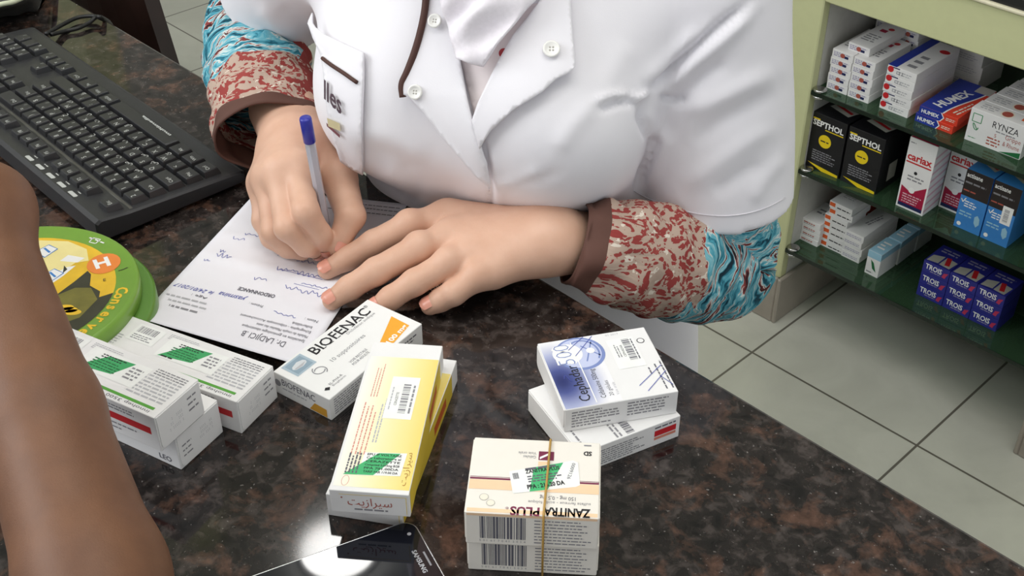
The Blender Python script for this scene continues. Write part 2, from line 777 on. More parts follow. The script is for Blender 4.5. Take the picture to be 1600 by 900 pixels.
m = MB()
rows = []
ZR = [FZ + .03, -.6, -.45, -.33, -.27, -.20, -.13, -.05, .03]
for i in range(9):
    z = ZR[i]
    tt = (max(z, -.33) + 0.20) / 0.11 * 0.6 + 0.2
    dd, nn = d0 + (d1 - d0) * tt, n0 + (n1 - n0) * tt
    row = []
    for j in range(13):
        s = j / 12
        bow = 0.03 * (1 - (2 * s - 1) ** 2)
        row.append((chair_pt(dd - W_CH * s, nn - bow, z), chair_pt(dd - W_CH * s, nn - bow + 0.022, z)))
    rows.append(row)
V = [p for r in rows for q in r for p in q]
ix = lambda i, j, k: (i * 13 + j) * 2 + k
Fq = []
for i in range(8):
    for j in range(12):
        Fq.append([ix(i, j, 0), ix(i, j + 1, 0), ix(i + 1, j + 1, 0), ix(i + 1, j, 0)])
        Fq.append([ix(i, j, 1), ix(i + 1, j, 1), ix(i + 1, j + 1, 1), ix(i, j + 1, 1)])
for i in range(8):
    Fq.append([ix(i, 0, 0), ix(i + 1, 0, 0), ix(i + 1, 0, 1), ix(i, 0, 1)])
    Fq.append([ix(i, 12, 0), ix(i, 12, 1), ix(i + 1, 12, 1), ix(i + 1, 12, 0)])
for j in range(12):
    Fq.append([ix(8, j, 0), ix(8, j + 1, 0), ix(8, j + 1, 1), ix(8, j, 1)])
    Fq.append([ix(0, j, 0), ix(0, j, 1), ix(0, j + 1, 1), ix(0, j + 1, 0)])
m.add(V, Fq, M_DWOOD)
m.build('panel', ch)
tt0 = (-.33 + .20) / .11 * .6 + .2
db, nb_ = d0 + (d1 - d0) * tt0, n0 + (n1 - n0) * tt0
for sx in (.06, W_CH - .06):
    m = MB()
    p_ = chair_pt(db - sx, nb_ + .0, FZ)
    m.box((p_[0] - .02, p_[1] - .14, 0.0), (p_[0] + .02, p_[1] + .14, .032), M_DWOOD, .006, 2)
    m.build('foot', ch)

# ------------------------------------------------------------ display cabinet with glass shelves
B0 = U(1207.5, 500, FZ)                     # foot of the opening's left corner
OW = float(np.linalg.norm(U(1592, 708, FZ) - B0))   # width of the opening
DEP = 0.34
cab = thing('display_cabinet', 'yellow-green display cabinet with three green glass shelves of medicine boxes', 'cabinet',
            tuple(B0), SYAW)
zs = [zat(B0[0], B0[1], y) for y in (142, 265, 389)]
zf = zat(B0[0], B0[1], 3.0)
ztop = None
# height of the fascia: its top edge passes photo pixel (1523, 0)
for k in range(400):
    z = zf + 0.0008 * k
    o_, d_ = ray(1523, 0)
    t = (float(B0 @ SN) - o_ @ SN) / (d_ @ SN)
    ztop = (o_ + t * d_)[2]
    break
L = lambda z: z - FZ
SH = [L(z) for z in zs]
m = MB(); m.box((-0.30, 0, 0.095), (0, 0.02, L(ztop)), M_GREEN, 0.002); m.build('front_post', cab)
m = MB(); m.box((OW, 0, 0.095), (OW + 0.30, 0.02, L(ztop)), M_GREEN, 0.002); m.build('front_post', cab)
m = MB(); m.box((-0.02, 0.02, 0.0), (0, DEP, L(ztop)), M_SIDE); m.build('side_panel', cab)
m = MB(); m.box((OW, 0.02, 0.0), (OW + 0.02, DEP, L(ztop)), M_SIDE); m.build('side_panel', cab)
m = MB(); m.box((-0.30, DEP, 0.0), (OW + 0.30, DEP + 0.02, L(ztop)), M_SIDE); m.build('back_panel', cab)
m = MB(); m.box((0, 0, L(zf)), (OW, 0.02, L(ztop)), M_GREEN, 0.002); m.build('fascia', cab)
m = MB(); m.box((0, 0.02, L(zf) + 0.01), (OW, DEP, L(zf) + 0.03), M_SIDE); m.build('inner_top', cab)
m = MB()
m.box((-0.31, -0.008, 0), (0.0, 0.0, 0.098), M_PLINTH, 0.002)
m.box((0.0, -0.008, 0), (0.008, DEP, 0.098), M_PLINTH, 0.002)
m.build('skirting', cab)
m = MB()
m.box((OW - 0.0, -0.008, 0), (OW + 0.31, 0.0, 0.098), M_PLINTH, 0.002)
m.box((OW - 0.008, -0.008, 0), (OW, DEP, 0.098), M_PLINTH, 0.002)
m.build('skirting', cab)
m = MB(); m.box((-0.30, -0.006, L(ztop)), (OW + 0.30, DEP + 0.02, L(ztop) + 0.006), flat('cream_trim', '#e3ddc0', 0.4), 0.002); m.build('top_trim', cab)
m = MB(); m.box((-0.30, 0.0, L(ztop) + 0.006), (OW + 0.30, 0.012, L(ztop) + 0.02), M_LEDGE); m.build('dark_rail', cab)
m = MB(); m.box((-0.29, 0.013, L(ztop) + 0.012), (OW + 0.29, DEP + 0.02, L(ztop) + 0.018), glass_mat('clear_top_glass', (0.85, 0.93, 0.88, 1))); m.build('top_glass', cab)
for h in SH:
    m = MB()
    m.box((0.001, 0.004, h - 0.007), (OW - 0.001, DEP - 0.002, h), M_GLASS)
    m.box((0.001, 0.0025, h - 0.007), (OW - 0.001, 0.004, h), M_GEDGE)
    s = m.build('glass_shelf', cab)
    for dx in (0.011, OW - 0.011):
        for dy in (0.012, DEP - 0.05):
            q = MB()
            q.lathe([(0.002, -0.012), (0.010, -0.012), (0.0115, -0.0105), (0.0115, -0.0075), (0.010, -0.0071), (0.001, -0.0071)], M_STEEL, 20,
                    Matrix.Translation((dx, dy, h)))
            q.lathe([(0.002, 0.0003), (0.0105, 0.0003), (0.0115, 0.001), (0.0112, 0.0035), (0.009, 0.0045), (0.001, 0.0046)], M_STEEL, 20,
                    Matrix.Translation((dx, dy, h)))
            q.build('shelf_support', s)


def on_shelf(k, px, py):
    """shelf coordinates (along, depth) of the photo pixel on shelf k"""
    p = U(px, py, zs[k]) - B0
    return float(p @ SD), float(p @ SN)


def height_at(k, u, v, py):
    p = B0 + SD * u + SN * v
    return zat(p[0], p[1], py) - zs[k]


def place(o, u, v, z, W, tilt=0.0):
    """front-left-bottom corner of a carton of depth W at (u, v) and world height z"""
    p = B0 + SD * u + SN * (v + W)
    o.location = (p[0], p[1], z)
    o.rotation_euler = (0, 0, SYAW + tilt)


def copy_thing(o):
    c = o.copy()
    C.objects.link(c)
    for chd in o.children:
        d = chd.copy()
        C.objects.link(d)
        d.parent = c
    return c


ORD = ['lowest', 'second lowest', 'third from bottom', 'fourth from bottom', 'fifth from bottom', 'sixth from bottom', 'seventh from bottom']


def ordn(i, n):
    if n == 1:
        return 'single'
    if i == n - 1:
        return 'topmost'
    return ORD[i]


def front_size(k, bl, br, tly, vmin=None):
    u0, v0 = on_shelf(k, *bl)
    u1, _ = on_shelf(k, *br)
    return u0, max(0.004, v0), u1 - u0, height_at(k, u0, v0, tly)


M_BLUE = flat('deep_blue_print', '#24389a', 0.5)
M_NAVY = flat('navy_print', '#1b2356', 0.5)
M_BLACKC = flat('black_carton', '#17161a', 0.45)
M_YEL = flat('yellow_print', '#f0d21c', 0.5)
M_PINK = flat('pink_red_print', '#c72055', 0.5)
M_DPINK = flat('dark_pink_print', '#a8123e', 0.5)
M_ORNG = flat('orange_print', '#e2622a', 0.5)
M_ORED = flat('orange_red_print', '#e2432c', 0.5)
M_SKY = flat('sky_blue_print', '#3d86cf', 0.5)
M_DBRN = flat('dark_brown_print', '#2c2424', 0.5)
M_GRN = flat('green_print', '#2f8f55', 0.5)
M_DGRN = flat('dark_green_print', '#1d6b3c', 0.5)
M_LILAC = flat('lilac_print', '#a5a0bb', 0.5)
M_PALEB = flat('pale_blue_print', '#9cc9df', 0.5)
M_PALEP = flat('pale_pink_print', '#e0b9c4', 0.5)
M_SEAL = flat('grey_seal', '#b9b5ad', 0.5)
M_CREAM = flat('cream_print', '#f2ead9', 0.5)
M_TERRA = flat('terracotta_ink', '#b0584a', 0.5)

# --- top shelf, left: two columns of white cartons with a red and lilac mark
u0, v0, wA, hA = front_size(0, (1291, 137), (1323.5, 149), 75)
h1 = hA / 5
DW = 0.105


def white_mark(w, d, h):
    c = Carton(w, d, h, M_CARD)
    f = c.face('front')
    f.fine(w * .08, h * .2, w * .84, h * .6, M_LILAC, 3, seed=4, fill=.6)
    f.disc(w * .5, h * .5, h * .3, M_TERRA, 2, ry=h * .28)
    f.rect(w * .6, h * .45, w * .18, h * .3, M_NAVY, 2)
    t = c.face('top')
    t.rect(w * .3, d * .25, w * .3, d * .1, M_DPINK, 1)
    t.disc(w * .62, d * .18, w * .13, M_RED, 1)
    t.fine(w * .15, d * .5, w * .6, d * .3, M_GREYI, 4)
    return c.mb.build('medicine_box')


G1 = 'white cartons with a red mark on the top glass shelf'
proto = white_mark(wA, DW, h1 * 0.985)
first = True
for col in range(2):
    for i in range(5):
        o = proto if first else copy_thing(proto)
        first = False
        place(o, u0 + col * (wA + 0.0015), v0, zs[0] + i * h1, DW, random.uniform(-.012, .012))
        tag(o, 'white red-marked medicine box, %s in the %s front column, top shelf' % (ordn(i, 5), ('left', 'right')[col]), 'medicine box', G1)
o = copy_thing(proto)
place(o, u0 + wA * 0.5, v0 + 0.012, zs[0] + 5 * h1, DW, 0.0)
tag(o, 'white red-marked medicine box lying alone across the two front columns, top shelf', 'medicine box', G1)
for col in range(2):
    for i in range(8):
        o = copy_thing(proto)
        place(o, u0 + 0.004 + col * (wA + 0.0015), v0 + DW + 0.012, zs[0] + i * h1, DW, random.uniform(-.01, .01))
        tag(o, 'white red-marked box, %s of the tall %s back column' % (ordn(i, 8), ('left', 'right')[col]), 'medicine box', G1)

# --- five flat white cartons with a red dot
u0, v0, w_, h_ = front_size(0, (1373.7, 168), (1419.8, 184), 100)
hh = h_ / 5
c = Carton(w_, 0.13, hh * .985, M_CARD)
f = c.face('front')
f.disc(w_ * .12, hh * .38, hh * .34, M_RED, 2)
f.rect(w_ * .12, hh * .06, w_ * .3, hh * .12, M_NAVY, 1)
f.text('III', w_ * .32, hh * .72, hh * .36, M_LGREY, w=w_ * .22)
f.fine(w_ * .35, hh * .3, w_ * .5, hh * .5, M_LGREY, 2)
t = c.face('top')
t.rect(0, 0, w_ * .3, .13, M_BLUE, 1)
t.disc(w_ * .8, .03, w_ * .17, M_RED, 1, ry=w_ * .14)
t.fine(w_ * .45, .06, w_ * .3, .06, M_GREYI, 3, seed=9)
proto = c.mb.build('medicine_box')
for i in range(5):
    o = proto if i == 0 else copy_thing(proto)
    place(o, u0, v0, zs[0] + i * hh, 0.13, random.uniform(-.01, .01))
    tag(o, 'flat white medicine box with red dot, %s of its top-shelf stack' % ordn(i, 5), 'medicine box', 'white and blue cartons with a red dot')

# --- plain white stack at the back
ub, vb = on_shelf(0, 1478, 128)
c = Carton(0.055, 0.08, 0.0215, M_CARDG)
f = c.face('front')
f.fine(.006, .005, .04, .011, M_LGREY, 3, seed=5)
c.face('top').disc(.027, .02, .012, M_RED, 1)
proto = c.mb.build('medicine_box')
for i in range(5):
    o = proto if i == 0 else copy_thing(proto)
    place(o, ub, min(vb, DEP - 0.1), zs[0] + i * 0.0217, 0.08, random.uniform(-.03, .03))
    tag(o, 'plain grey-white medicine box, %s of the stack at the top shelf back' % ordn(i, 5), 'medicine box', 'plain cartons at the back of the top shelf')

# --- two blue and orange-red cartons
u0, v0, w_, h_ = front_size(0, (1429, 188), (1486, 211), 163)
hh = h_ / 2
d_ = 0.125
c = Carton(w_, d_, hh * .985, M_ORED)
f = c.face('front')
f.poly([(0, 0), (w_ * .58, 0), (w_ * .66, hh * .5), (w_ * .58, hh), (0, hh)], M_WHITE, 1)
f.poly([(0, 0), (w_ * .55, 0), (w_ * .63, hh * .5), (w_ * .55, hh), (0, hh)], M_BLUE, 2)
f.text('HUMEX', w_ * .06, hh * .72, hh * .42, M_WHITE, bold=.03, w=w_ * .46, lay=3)
f.fine(w_ * .7, hh * .3, w_ * .25, hh * .4, M_CREAM, 2, lay=2)
t = c.face('top')
cv = [(w_ * (.62 + .38 * sin(k / 10 * pi / 2) ** 2 * .9), d_ * (1 - k / 10)) for k in range(11)]
t.poly([(0, d_)] + cv + [(w_ * .95, 0), (0, 0)], M_WHITE, 1)
t.poly([(0, d_)] + [(x - w_ * .04, y) for x, y in cv] + [(0, 0)], M_BLUE, 2)
t.text('HUMEX', w_ * .42, d_ * .88, w_ * .27, M_WHITE, ang=78, bold=.03, w=d_ * .62, lay=3)
t.fine(w_ * .72, d_ * .9, d_ * .4, w_ * .2, M_CREAM, 2, ang=80, lay=3)
t.rect(w_ * .6, 0, w_ * .4, d_ * .2, M_SEAL, 3)
proto = c.mb.build('medicine_box')
for i in range(2):
    o = proto if i == 0 else copy_thing(proto)
    place(o, u0, v0, zs[0] + i * hh, d_, (0.0, .03)[i])
    tag(o, 'blue and orange-red medicine box with white lettering, %s of the pair on the top shelf' % ('lower', 'upper')[i], 'medicine box', 'blue and orange-red cartons')

# --- row of white and green cartons standing one behind the other
u0, v0, w_, h_ = front_size(0, (1506, 217), (1594, 249), 167)
d_ = 0.032
c = Carton(w_, d_, h_, M_CARD)
f = c.face('front')
f.text('RYNZA', w_ * .42, h_ * .36, h_ * .2, M_INK, w=w_ * .46)
f.fine(w_ * .5, h_ * .4, w_ * .35, h_ * .07, M_GREYI, 1)
f.line([(w_ * .06, h_ * .14), (w_ * .22, h_ * .14), (w_ * .22, h_ * .38), (w_ * .06, h_ * .38), (w_ * .06, h_ * .14)], .0012, M_GRN)
f.line([(w_ * (.14 + .05 * cos(a)), h_ * (.52 + .09 * sin(a * 1.3))) for a in np.linspace(0, 5.5, 16)], .0014, M_GRN)
f.fine(w_ * .05, h_ * .84, w_ * .14, h_ * .05, M_GRN, 1)
f.text('5', w_ * .49, h_ * .62, h_ * .11, M_TERRA)
f.fine(w_ * .38, h_ * .64, w_ * .24, h_ * .28, M_TERRA, 3, seed=8)
f.text('Grippe', w_ * .68, h_ * .57, h_ * .14, M_TERRA, w=w_ * .27)
f.text('& Rhume', w_ * .66, h_ * .77, h_ * .14, M_TERRA, w=w_ * .29)
f.poly([(w_ * .62, h_ * .98), (w_ * .99, h_ * .98), (w_ * .99, h_ * .8)], M_DGRN, 1)
t = c.face('top')
t.disc(w_ * .55, d_ * .5, d_ * .32, M_CREAM, 1, ry=d_ * .36)
t.disc(w_ * .55, d_ * .5, d_ * .25, M_TERRA, 2, ry=d_ * .28)
t.rect(w_ * .8, d_ * .3, w_ * .14, d_ * .3, M_ORNG, 1)
t.fine(w_ * .1, d_ * .2, w_ * .3, d_ * .6, M_LGREY, 3)
proto = c.mb.build('medicine_box')
for i in range(5):
    o = proto if i == 0 else copy_thing(proto)
    place(o, u0 + .002 * i, v0 + i * (d_ + .0015), zs[0], d_, random.uniform(-.015, .015))
    tag(o, 'white medicine box with green corner, %s in its row, top shelf right' % ('frontmost', 'second', 'third', 'fourth', 'rearmost')[i], 'medicine box', 'white and green cartons standing in a row')

# --- middle shelf: black and yellow cartons
u0, v0, w_, h_ = front_size(1, (1257, 257), (1307.5, 281), 173)
d_ = 0.085
c = Carton(w_, d_, h_, M_BLACKC)
f = c.face('front')
f.rect(w_ * .04, h_ * .09, w_ * .2, h_ * .025, M_YEL, 1)
f.text('SEPTHOL', w_ * .05, h_ * .215, h_ * .1, M_WHITE, w=w_ * .88, bold=.03)
f.rect(w_ * .42, h_ * .24, w_ * .52, h_ * .018, M_YEL, 1)
f.disc(w_ * .46, h_ * .45, w_ * .18, M_YEL, 1)
f.fine(w_ * .34, h_ * .43, w_ * .24, h_ * .05, M_DBRN, 1, lay=2)
f.fine(w_ * .16, h_ * .64, w_ * .72, h_ * .2, M_GREYI, 5, seed=2)
f.poly([(w_ * .06, h_ * .9), (w_ * .97, h_ * .95), (w_ * .97, h_ * .995), (w_ * .5, h_ * .995)], M_YEL, 1)
t = c.face('top')
t.poly([(w_ * .25, d_ * .35), (w_ * .9, d_ * .45), (w_ * .8, d_ * .75), (w_ * .15, d_ * .6)], M_SEAL, 1)
t.line([(w_ * .25, d_ * .45), (w_ * .8, d_ * .6)], .006, M_RED, 2)
r = c.face('right')
r.rect(d_ * .35, h_ * .55, d_ * .3, h_ * .32, M_SEAL, 1)
proto = c.mb.build('medicine_box')
n = 0
for row in range(2):
    for col in range(2):
        o = proto if n == 0 else copy_thing(proto)
        n += 1
        place(o, u0 + col * (w_ + .003), v0 + row * (d_ + .006), zs[1], d_, (0, .01)[col])
        tag(o, 'black and yellow medicine box, %s one in the %s row, middle shelf' % (('left', 'right')[col], ('front', 'back')[row]), 'medicine box', 'black and yellow cartons')

# --- two tall white and pink cartons
u0, v0, w_, h_ = front_size(1, (1399, 320), (1441, 338), 213)
d_ = 0.05
c = Carton(w_, d_, h_, M_CARD)
f = c.face('front')
f.fine(w_ * .06, h_ * .05, w_ * .2, h_ * .03, M_GREYI, 1)
f.text('cariax', w_ * .05, h_ * .3, h_ * .1, M_RED, w=w_ * .88, bold=.03)
f.rect(w_ * .04, h_ * .325, w_ * .9, h_ * .02, M_RED, 1)
f.disc(w_ * .45, h_ * .46, w_ * .06, M_INK, 1)
f.fine(w_ * .2, h_ * .5, w_ * .6, h_ * .09, M_GREYI, 2)
f.poly([(w_ * .06, h_ * .68), (w_ * .42, h_ * .74), (w_ * .94, h_ * .6), (w_ * .94, h_ * .96), (w_ * .06, h_ * .96)], M_DPINK, 1)
f.poly([(w_ * .06, h_ * .92), (w_ * .94, h_ * .92), (w_ * .94, h_ * .97), (w_ * .06, h_ * .97)], M_NAVY, 2)
f.disc(w_ * .44, h_ * .71, w_ * .11, M_WHITE, 2)
f.fine(w_ * .16, h_ * .77, w_ * .7, h_ * .14, M_PALEP, 4, lay=2)
r = c.face('right')
for q in range(8):
    yy = h_ * (.1 + .11 * q)
    r.poly([(0, yy + h_ * .05), (d_, yy), (d_, yy + h_ * .035), (0, yy + h_ * .085)], M_PALEP, 1)
t = c.face('top')
t.rect(w_ * .02, d_ * .02, w_ * .96, d_ * .96, M_PINK, 1)
t.poly([(w_ * .35, d_ * .3), (w_ * .8, d_ * .4), (w_ * .75, d_ * .75), (w_ * .3, d_ * .6)], M_SEAL, 2)
proto = c.mb.build('medicine_box')
place(proto, u0, v0, zs[1], d_)
tag(proto, 'tall white and pink medicine box, the nearer one on the middle shelf', 'medicine box', 'tall white and pink cartons')
o = copy_thing(proto)
u1, v1 = on_shelf(1, 1452, 315)
place(o, u0 + w_ + 0.002, v0 + d_ - 0.004, zs[1], d_)
tag(o, 'tall white and pink medicine box set back beside its twin, middle shelf', 'medicine box', 'tall white and pink cartons')

# --- two sky-blue and dark brown cartons (and two behind)
u0, v0, w_, h_ = front_size(1, (1489, 352), (1529.5, 369), 263)
d_ = 0.075
c = Carton(w_, d_, h_, M_SKY)
f = c.face('front')
f.rect(0, 0, w_, h_ * .44, M_DBRN, 1)
f.text('actisane', w_ * .05, h_ * .12, h_ * .075, M_WHITE, w=w_ * .58, bold=.02, lay=2)
f.fine(w_ * .05, h_ * .18, w_ * .8, h_ * .06, M_GREYI, 1, lay=2)
f.fine(w_ * .05, h_ * .32, w_ * .5, h_ * .05, M_TERRA, 1, lay=2)
f.line([(w_ * .06, h_ * .5), (w_ * .13, h_ * .55), (w_ * .22, h_ * .47)], .0016, M_WHITE, 2)
f.fine(w_ * .2, h_ * .5, w_ * .45, h_ * .12, M_WHITE, 3, lay=2, seed=6)
f.fine(w_ * .1, h_ * .68, w_ * .5, h_ * .1, M_PALEB, 2, lay=2)
f.poly([(w_ * .68, h_ * .72), (w_ * .78, h_ * .68), (w_ * .88, h_ * .73), (w_ * .9, h_ * .82), (w_ * .8, h_ * .88), (w_ * .7, h_ * .82)], M_PALEB, 2)
f.disc(w_ * .18, h_ * .92, w_ * .08, M_WHITE, 2)
t = c.face('top')
t.poly([(w_ * .3, d_ * .35), (w_ * .92, d_ * .5), (w_ * .8, d_ * .75), (w_ * .2, d_ * .55)], M_SEAL, 1)
t.line([(w_ * .3, d_ * .45), (w_ * .8, d_ * .62)], .005, M_RED, 2)
proto = c.mb.build('medicine_box')
n = 0
for row in range(2):
    for col in range(2):
        o = proto if n == 0 else copy_thing(proto)
        n += 1
        place(o, u0 + col * (w_ + .002), v0 + row * (d_ + .004), zs[1], d_)
        tag(o, 'sky-blue and dark brown medicine box, %s of the %s pair, middle shelf' % (('left', 'right')[col], ('front', 'back')[row]), 'medicine box', 'sky-blue and brown cartons')
        if row == 0 and col == 1:
            q = MB()
            cv = Canvas(q, (0, -d_, h_), (1, 0, 0), (0, 0, -1), w_, h_)
            cv.rect(w_ * .52, h_ * .34, w_ * .38, h_ * .3, M_WHITE, 3)
            cv.bars(w_ * .6, h_ * .6, h_ * .22, w_ * .18, M_GREYI, ang=90, lay=4)
            st = q.build('price_sticker', o)
            st['label'] = 'white price sticker'

# --- bottom shelf stacks
def stack(k, bl, br, tly, n, depth, label, group, deco, off=None, col=M_CARD):
    u0, v0, w_, h_ = front_size(k, bl, br, tly)
    hh = h_ / n
    c = Carton(w_, depth, hh * .98, col)
    deco(c, w_, depth, hh)
    proto = c.mb.build('medicine_box')
    for i in range(n):
        o = proto if i == 0 else copy_thing(proto)
        du, dv = off(i) if off else (0, 0)
        place(o, u0 + du, v0 + dv, zs[k] + i * hh, depth, random.uniform(-.02, .02))
        tag(o, label % ordn(i, n), 'medicine box', group)


def deco_a(c, w, d, h):
    f = c.face('front')
    f.fine(w * .1, h * .3, w * .8, h * .4, M_TERRA, 1, seed=2)
    f.fine(w * .1, h * .65, w * .6, h * .2, M_GREYI, 1)
    c.face('top').fine(w * .2, d * .3, w * .5, d * .3, M_GREYI, 2)


def deco_b(c, w, d, h):
    f = c.face('front')
    f.rect(w * .02, h * .15, w * .24, h * .55, M_ORNG, 1)
    f.fine(w * .35, h * .45, w * .6, h * .35, M_INK, 1)
    r = c.face('right')
    c.face('top').fine(w * .2, d * .4, w * .5, d * .2, M_LGREY, 2)


def deco_c(c, w, d, h):
    f = c.face('front')
    f.fine(w * .08, h * .3, w * .84, h * .45, M_LILAC, 2, seed=3)
    t = c.face('top')
    t.fine(w * .3, d * .65, d * .4, w * .3, M_GREYI, 2, ang=80)
    t.poly([(w * .75, d * .03), (w * .95, d * .06), (w * .85, d * .12)], M_NAVY, 1)


stack(2, (1249, 373), (1275.5, 387.5), 339, 4, 0.07, 'small white medicine box, %s of the leftmost bottom-shelf stack', 'small cartons in the leftmost stack', deco_a)
stack(2, (1281, 382), (1313, 400), 312, 7, 0.06, 'white medicine box with orange corner, %s of the tall bottom-shelf stack', 'white and orange cartons in the tall stack', deco_b,
      off=lambda i: (0.004, 0.002) if i >= 5 else (0, 0))
stack(2, (1314, 399), (1339.5, 414), 358, 4, 0.115, 'long white medicine box, %s of the third stack, bottom shelf', 'long white cartons in the third stack', deco_c)
u0, v0, w_, h_ = front_size(2, (1351, 425.5), (1370.7, 436), 390)
c = Carton(w_, 0.055, h_, M_CARD)
f = c.face('front')
f.rect(0, 0, w_, h_ * .28, M_PALEB, 1)
f.poly([(w_ * .3, h_ * .35), (w_ * .55, h_ * .45), (w_ * .8, h_ * .8), (w_ * .5, h_ * .7)], M_DGRN, 2)
f.fine(w_ * .1, h_ * .82, w_ * .5, h_ * .12, M_GREYI, 1)
t = c.face('top')
t.rect(0.0004, 0.0004, w_ - .0008, .0542, M_PALEB, 1)
t.fine(w_ * .2, .012, w_ * .6, .03, M_WHITE, 3, lay=2)
c.face('right').rect(0, 0, .055, h_ * .25, M_PALEB, 1)
proto = c.mb.build('medicine_box')
for i in range(3):
    o = proto if i == 0 else copy_thing(proto)
    place(o, u0 + .001 * i, v0 + i * .058, zs[2], 0.055, (-.02, .01, .0)[i])
    tag(o, 'narrow white and pale blue medicine box, %s in its row on the bottom shelf' % ('frontmost', 'middle one', 'rearmost')[i], 'medicine box', 'narrow pale blue cartons in a row')
u1, v1 = on_shelf(2, 1347, 352)
c = Carton(0.05, 0.03, 0.055, M_ORED)
c.face('front').fine(.006, .01, .036, .02, M_CREAM, 3)
c.face('top').rect(.01, .008, .03, .012, M_CREAM, 1)
o = c.mb.build('medicine_box')
place(o, u1 - 0.03, min(v1, DEP - .05), zs[2], 0.03)
tag(o, 'small orange-red medicine box half hidden behind the white stacks of the bottom shelf', 'medicine box')

# --- nine dark blue cartons, three columns of three
ul, vl = on_shelf(2, 1431, 459)
ur, vr = on_shelf(2, 1558, 517)
h_ = height_at(2, ul, vl, 405)
w_, hh, d_ = (ur - ul) / 3, h_ / 3, 0.062
c = Carton(w_ * .985, d_, hh * .98, flat('violet_blue_carton', '#2a2c8c', 0.45))
w_, hh2 = w_ * .985, hh * .98
f = c.face('front')
f.text('TROIS', w_ * .1, hh2 * .6, hh2 * .42, M_WHITE, w=w_ * .62, bold=.02)
f.fine(w_ * .3, hh2 * .66, w_ * .4, hh2 * .14, M_LILAC, 1)
f.poly([(w_ * .74, hh2 * .75), (w_ * .8, hh2 * .4), (w_ * .96, hh2 * .3), (w_ * .9, hh2 * .55), (w_ * .86, hh2 * .8)], flat('rose_print', '#c2375f', .5), 1)
t = c.face('top')
t.poly([(w_ * .08, d_ * .62), (w_ * .45, d_ * .5), (w_ * .45, d_ * .9), (w_ * .05, d_ * .95)], M_SEAL, 1)
t.poly([(w_ * .52, d_ * .5), (w_ * .95, d_ * .55), (w_ * .9, d_ * .95), (w_ * .5, d_ * .92)], M_SEAL, 1)
t.line([(w_ * .6, d_ * .48), (w_ * .75, d_ * .85)], .008, M_RED, 2)
t.fine(w_ * .15, d_ * .12, w_ * .7, d_ * .25, M_LILAC, 2)
proto = c.mb.build('medicine_box')
n = 0
for col in range(3):
    for i in range(3):
        o = proto if n == 0 else copy_thing(proto)
        n += 1
        place(o, ul + col * (ur - ul) / 3, vl, zs[2] + i * hh, d_)
        tag(o, 'dark blue box with white lettering, %s row of the %s column, bottom shelf' % (('bottom', 'middle', 'top')[i], ('left', 'middle', 'right')[col]), 'medicine box', 'dark blue cartons stacked three by three')
# something pale yellow lying under the glass top of the cabinet
q = MB()
q.box((OW * .72, 0.03, L(ztop) + .0065), (OW + .22, .17, L(ztop) + .0115), flat('pale_blue_leaflet', '#cfe0e0', .5), .0008)
cv = Canvas(q, (OW * .72, 0.17, L(ztop) + .0115), (1, 0, 0), (0, -1, 0), .3, .14)
cv.poly([(.02, .02), (.2, .03), (.17, .07), (.03, .08)], M_YEL, 1)
cv.fine(.03, .09, .2, .04, M_GREYI, 3)
o = q.build('leaflet')
o.location = tuple(B0); o.rotation_euler = (0, 0, SYAW)
tag(o, 'pale blue and yellow leaflet lying under the glass top of the cabinet', 'leaflet')
# ------------------------------------------------------------ things on the counter
# keyboard: frame with x along the key rows (towards the number pad), y from the space bar to the F keys
KU = 0.0176
K0 = U(374, 253, 0.020)
kx = np.array([-0.683, 0.7303, 0])
KYAW = atan2(kx[1], kx[0])
M_KB = flat('black_plastic', '#2b2b2d', 0.42, bump=0.05, vscale=400)
M_KEY = flat('black_key_plastic', '#28282a', 0.38)
M_LEG = flat('white_legend', '#b4b6b1', 0.6)
kb = thing('keyboard', 'black computer keyboard with white legends lying on the counter at the upper left', 'keyboard', (K0[0], K0[1], 0), KYAW)
KD, KL = 8.15 * KU, 23.3 * KU
prof = [(0.0, 0.004), (0.0, 0.013), (0.003, 0.0145), (0.014, 0.0155), (KD - 0.028, 0.0205), (KD - 0.004, 0.0235), (KD, 0.0215), (KD + 0.0005, 0.006), (KD - 0.01, 0.003), (0.008, 0.003)]
m = MB()
V, Fq = [], []
for xx in (-0.008, -0.006, KL - 0.002, KL):
    e = 0.0015 if xx in (-0.008, KL) else 0.0
    for (yy, zz) in prof:
        V.append((xx, yy + (e if yy < KD / 2 else -e), zz - (e if zz > .008 else -e)))
n = len(prof)
for i in range(3):
    for j in range(n):
        j2 = (j + 1) % n
        Fq.append([i * n + j2, i * n + j, (i + 1) * n + j, (i + 1) * n + j2])
Fq.append(list(range(n)))
Fq.append([3 * n + j for j in range(n)][::-1])
m.add(V, Fq, M_KB)


def kz(y):
    return np.interp(y, [0, 0.003, 0.014, KD - 0.028, KD - 0.004, KD], [0.013, 0.0145, 0.0155, 0.0205, 0.0235, 0.0215])


# drawing surface of the board for the typist: x right, y towards the typist (negative inside the board)
cv = Canvas(m, (0, 0, 0), (1, 0, 0), (0, -1, 0), KL, KD, fn=lambda x, y, l: (x, -y, float(kz(-y)) + l + .0001))
for i in range(5):
    x0, yy = (2.35 + 1.16 * i) * KU, 7.72 * KU
    cv.poly([(x0, -yy - .002), (x0 + .011, -yy - .002), (x0 + .0118, -yy), (x0 + .011, -yy + .002), (x0, -yy + .002), (x0 - .0008, -yy)], M_LEG, 1)
    cv.fine(x0 + .002, -7.48 * KU, .007, .0026, M_LEG, 1, seed=i)
m.build('case', kb)
q = MB()
q.box((-0.004, 6.10 * KU, 0.008), (KL - .006, 6.28 * KU, .0209), flat('grey_strip_plastic', '#4a4944', .4), .0005)
q.build('divider_strip', kb)


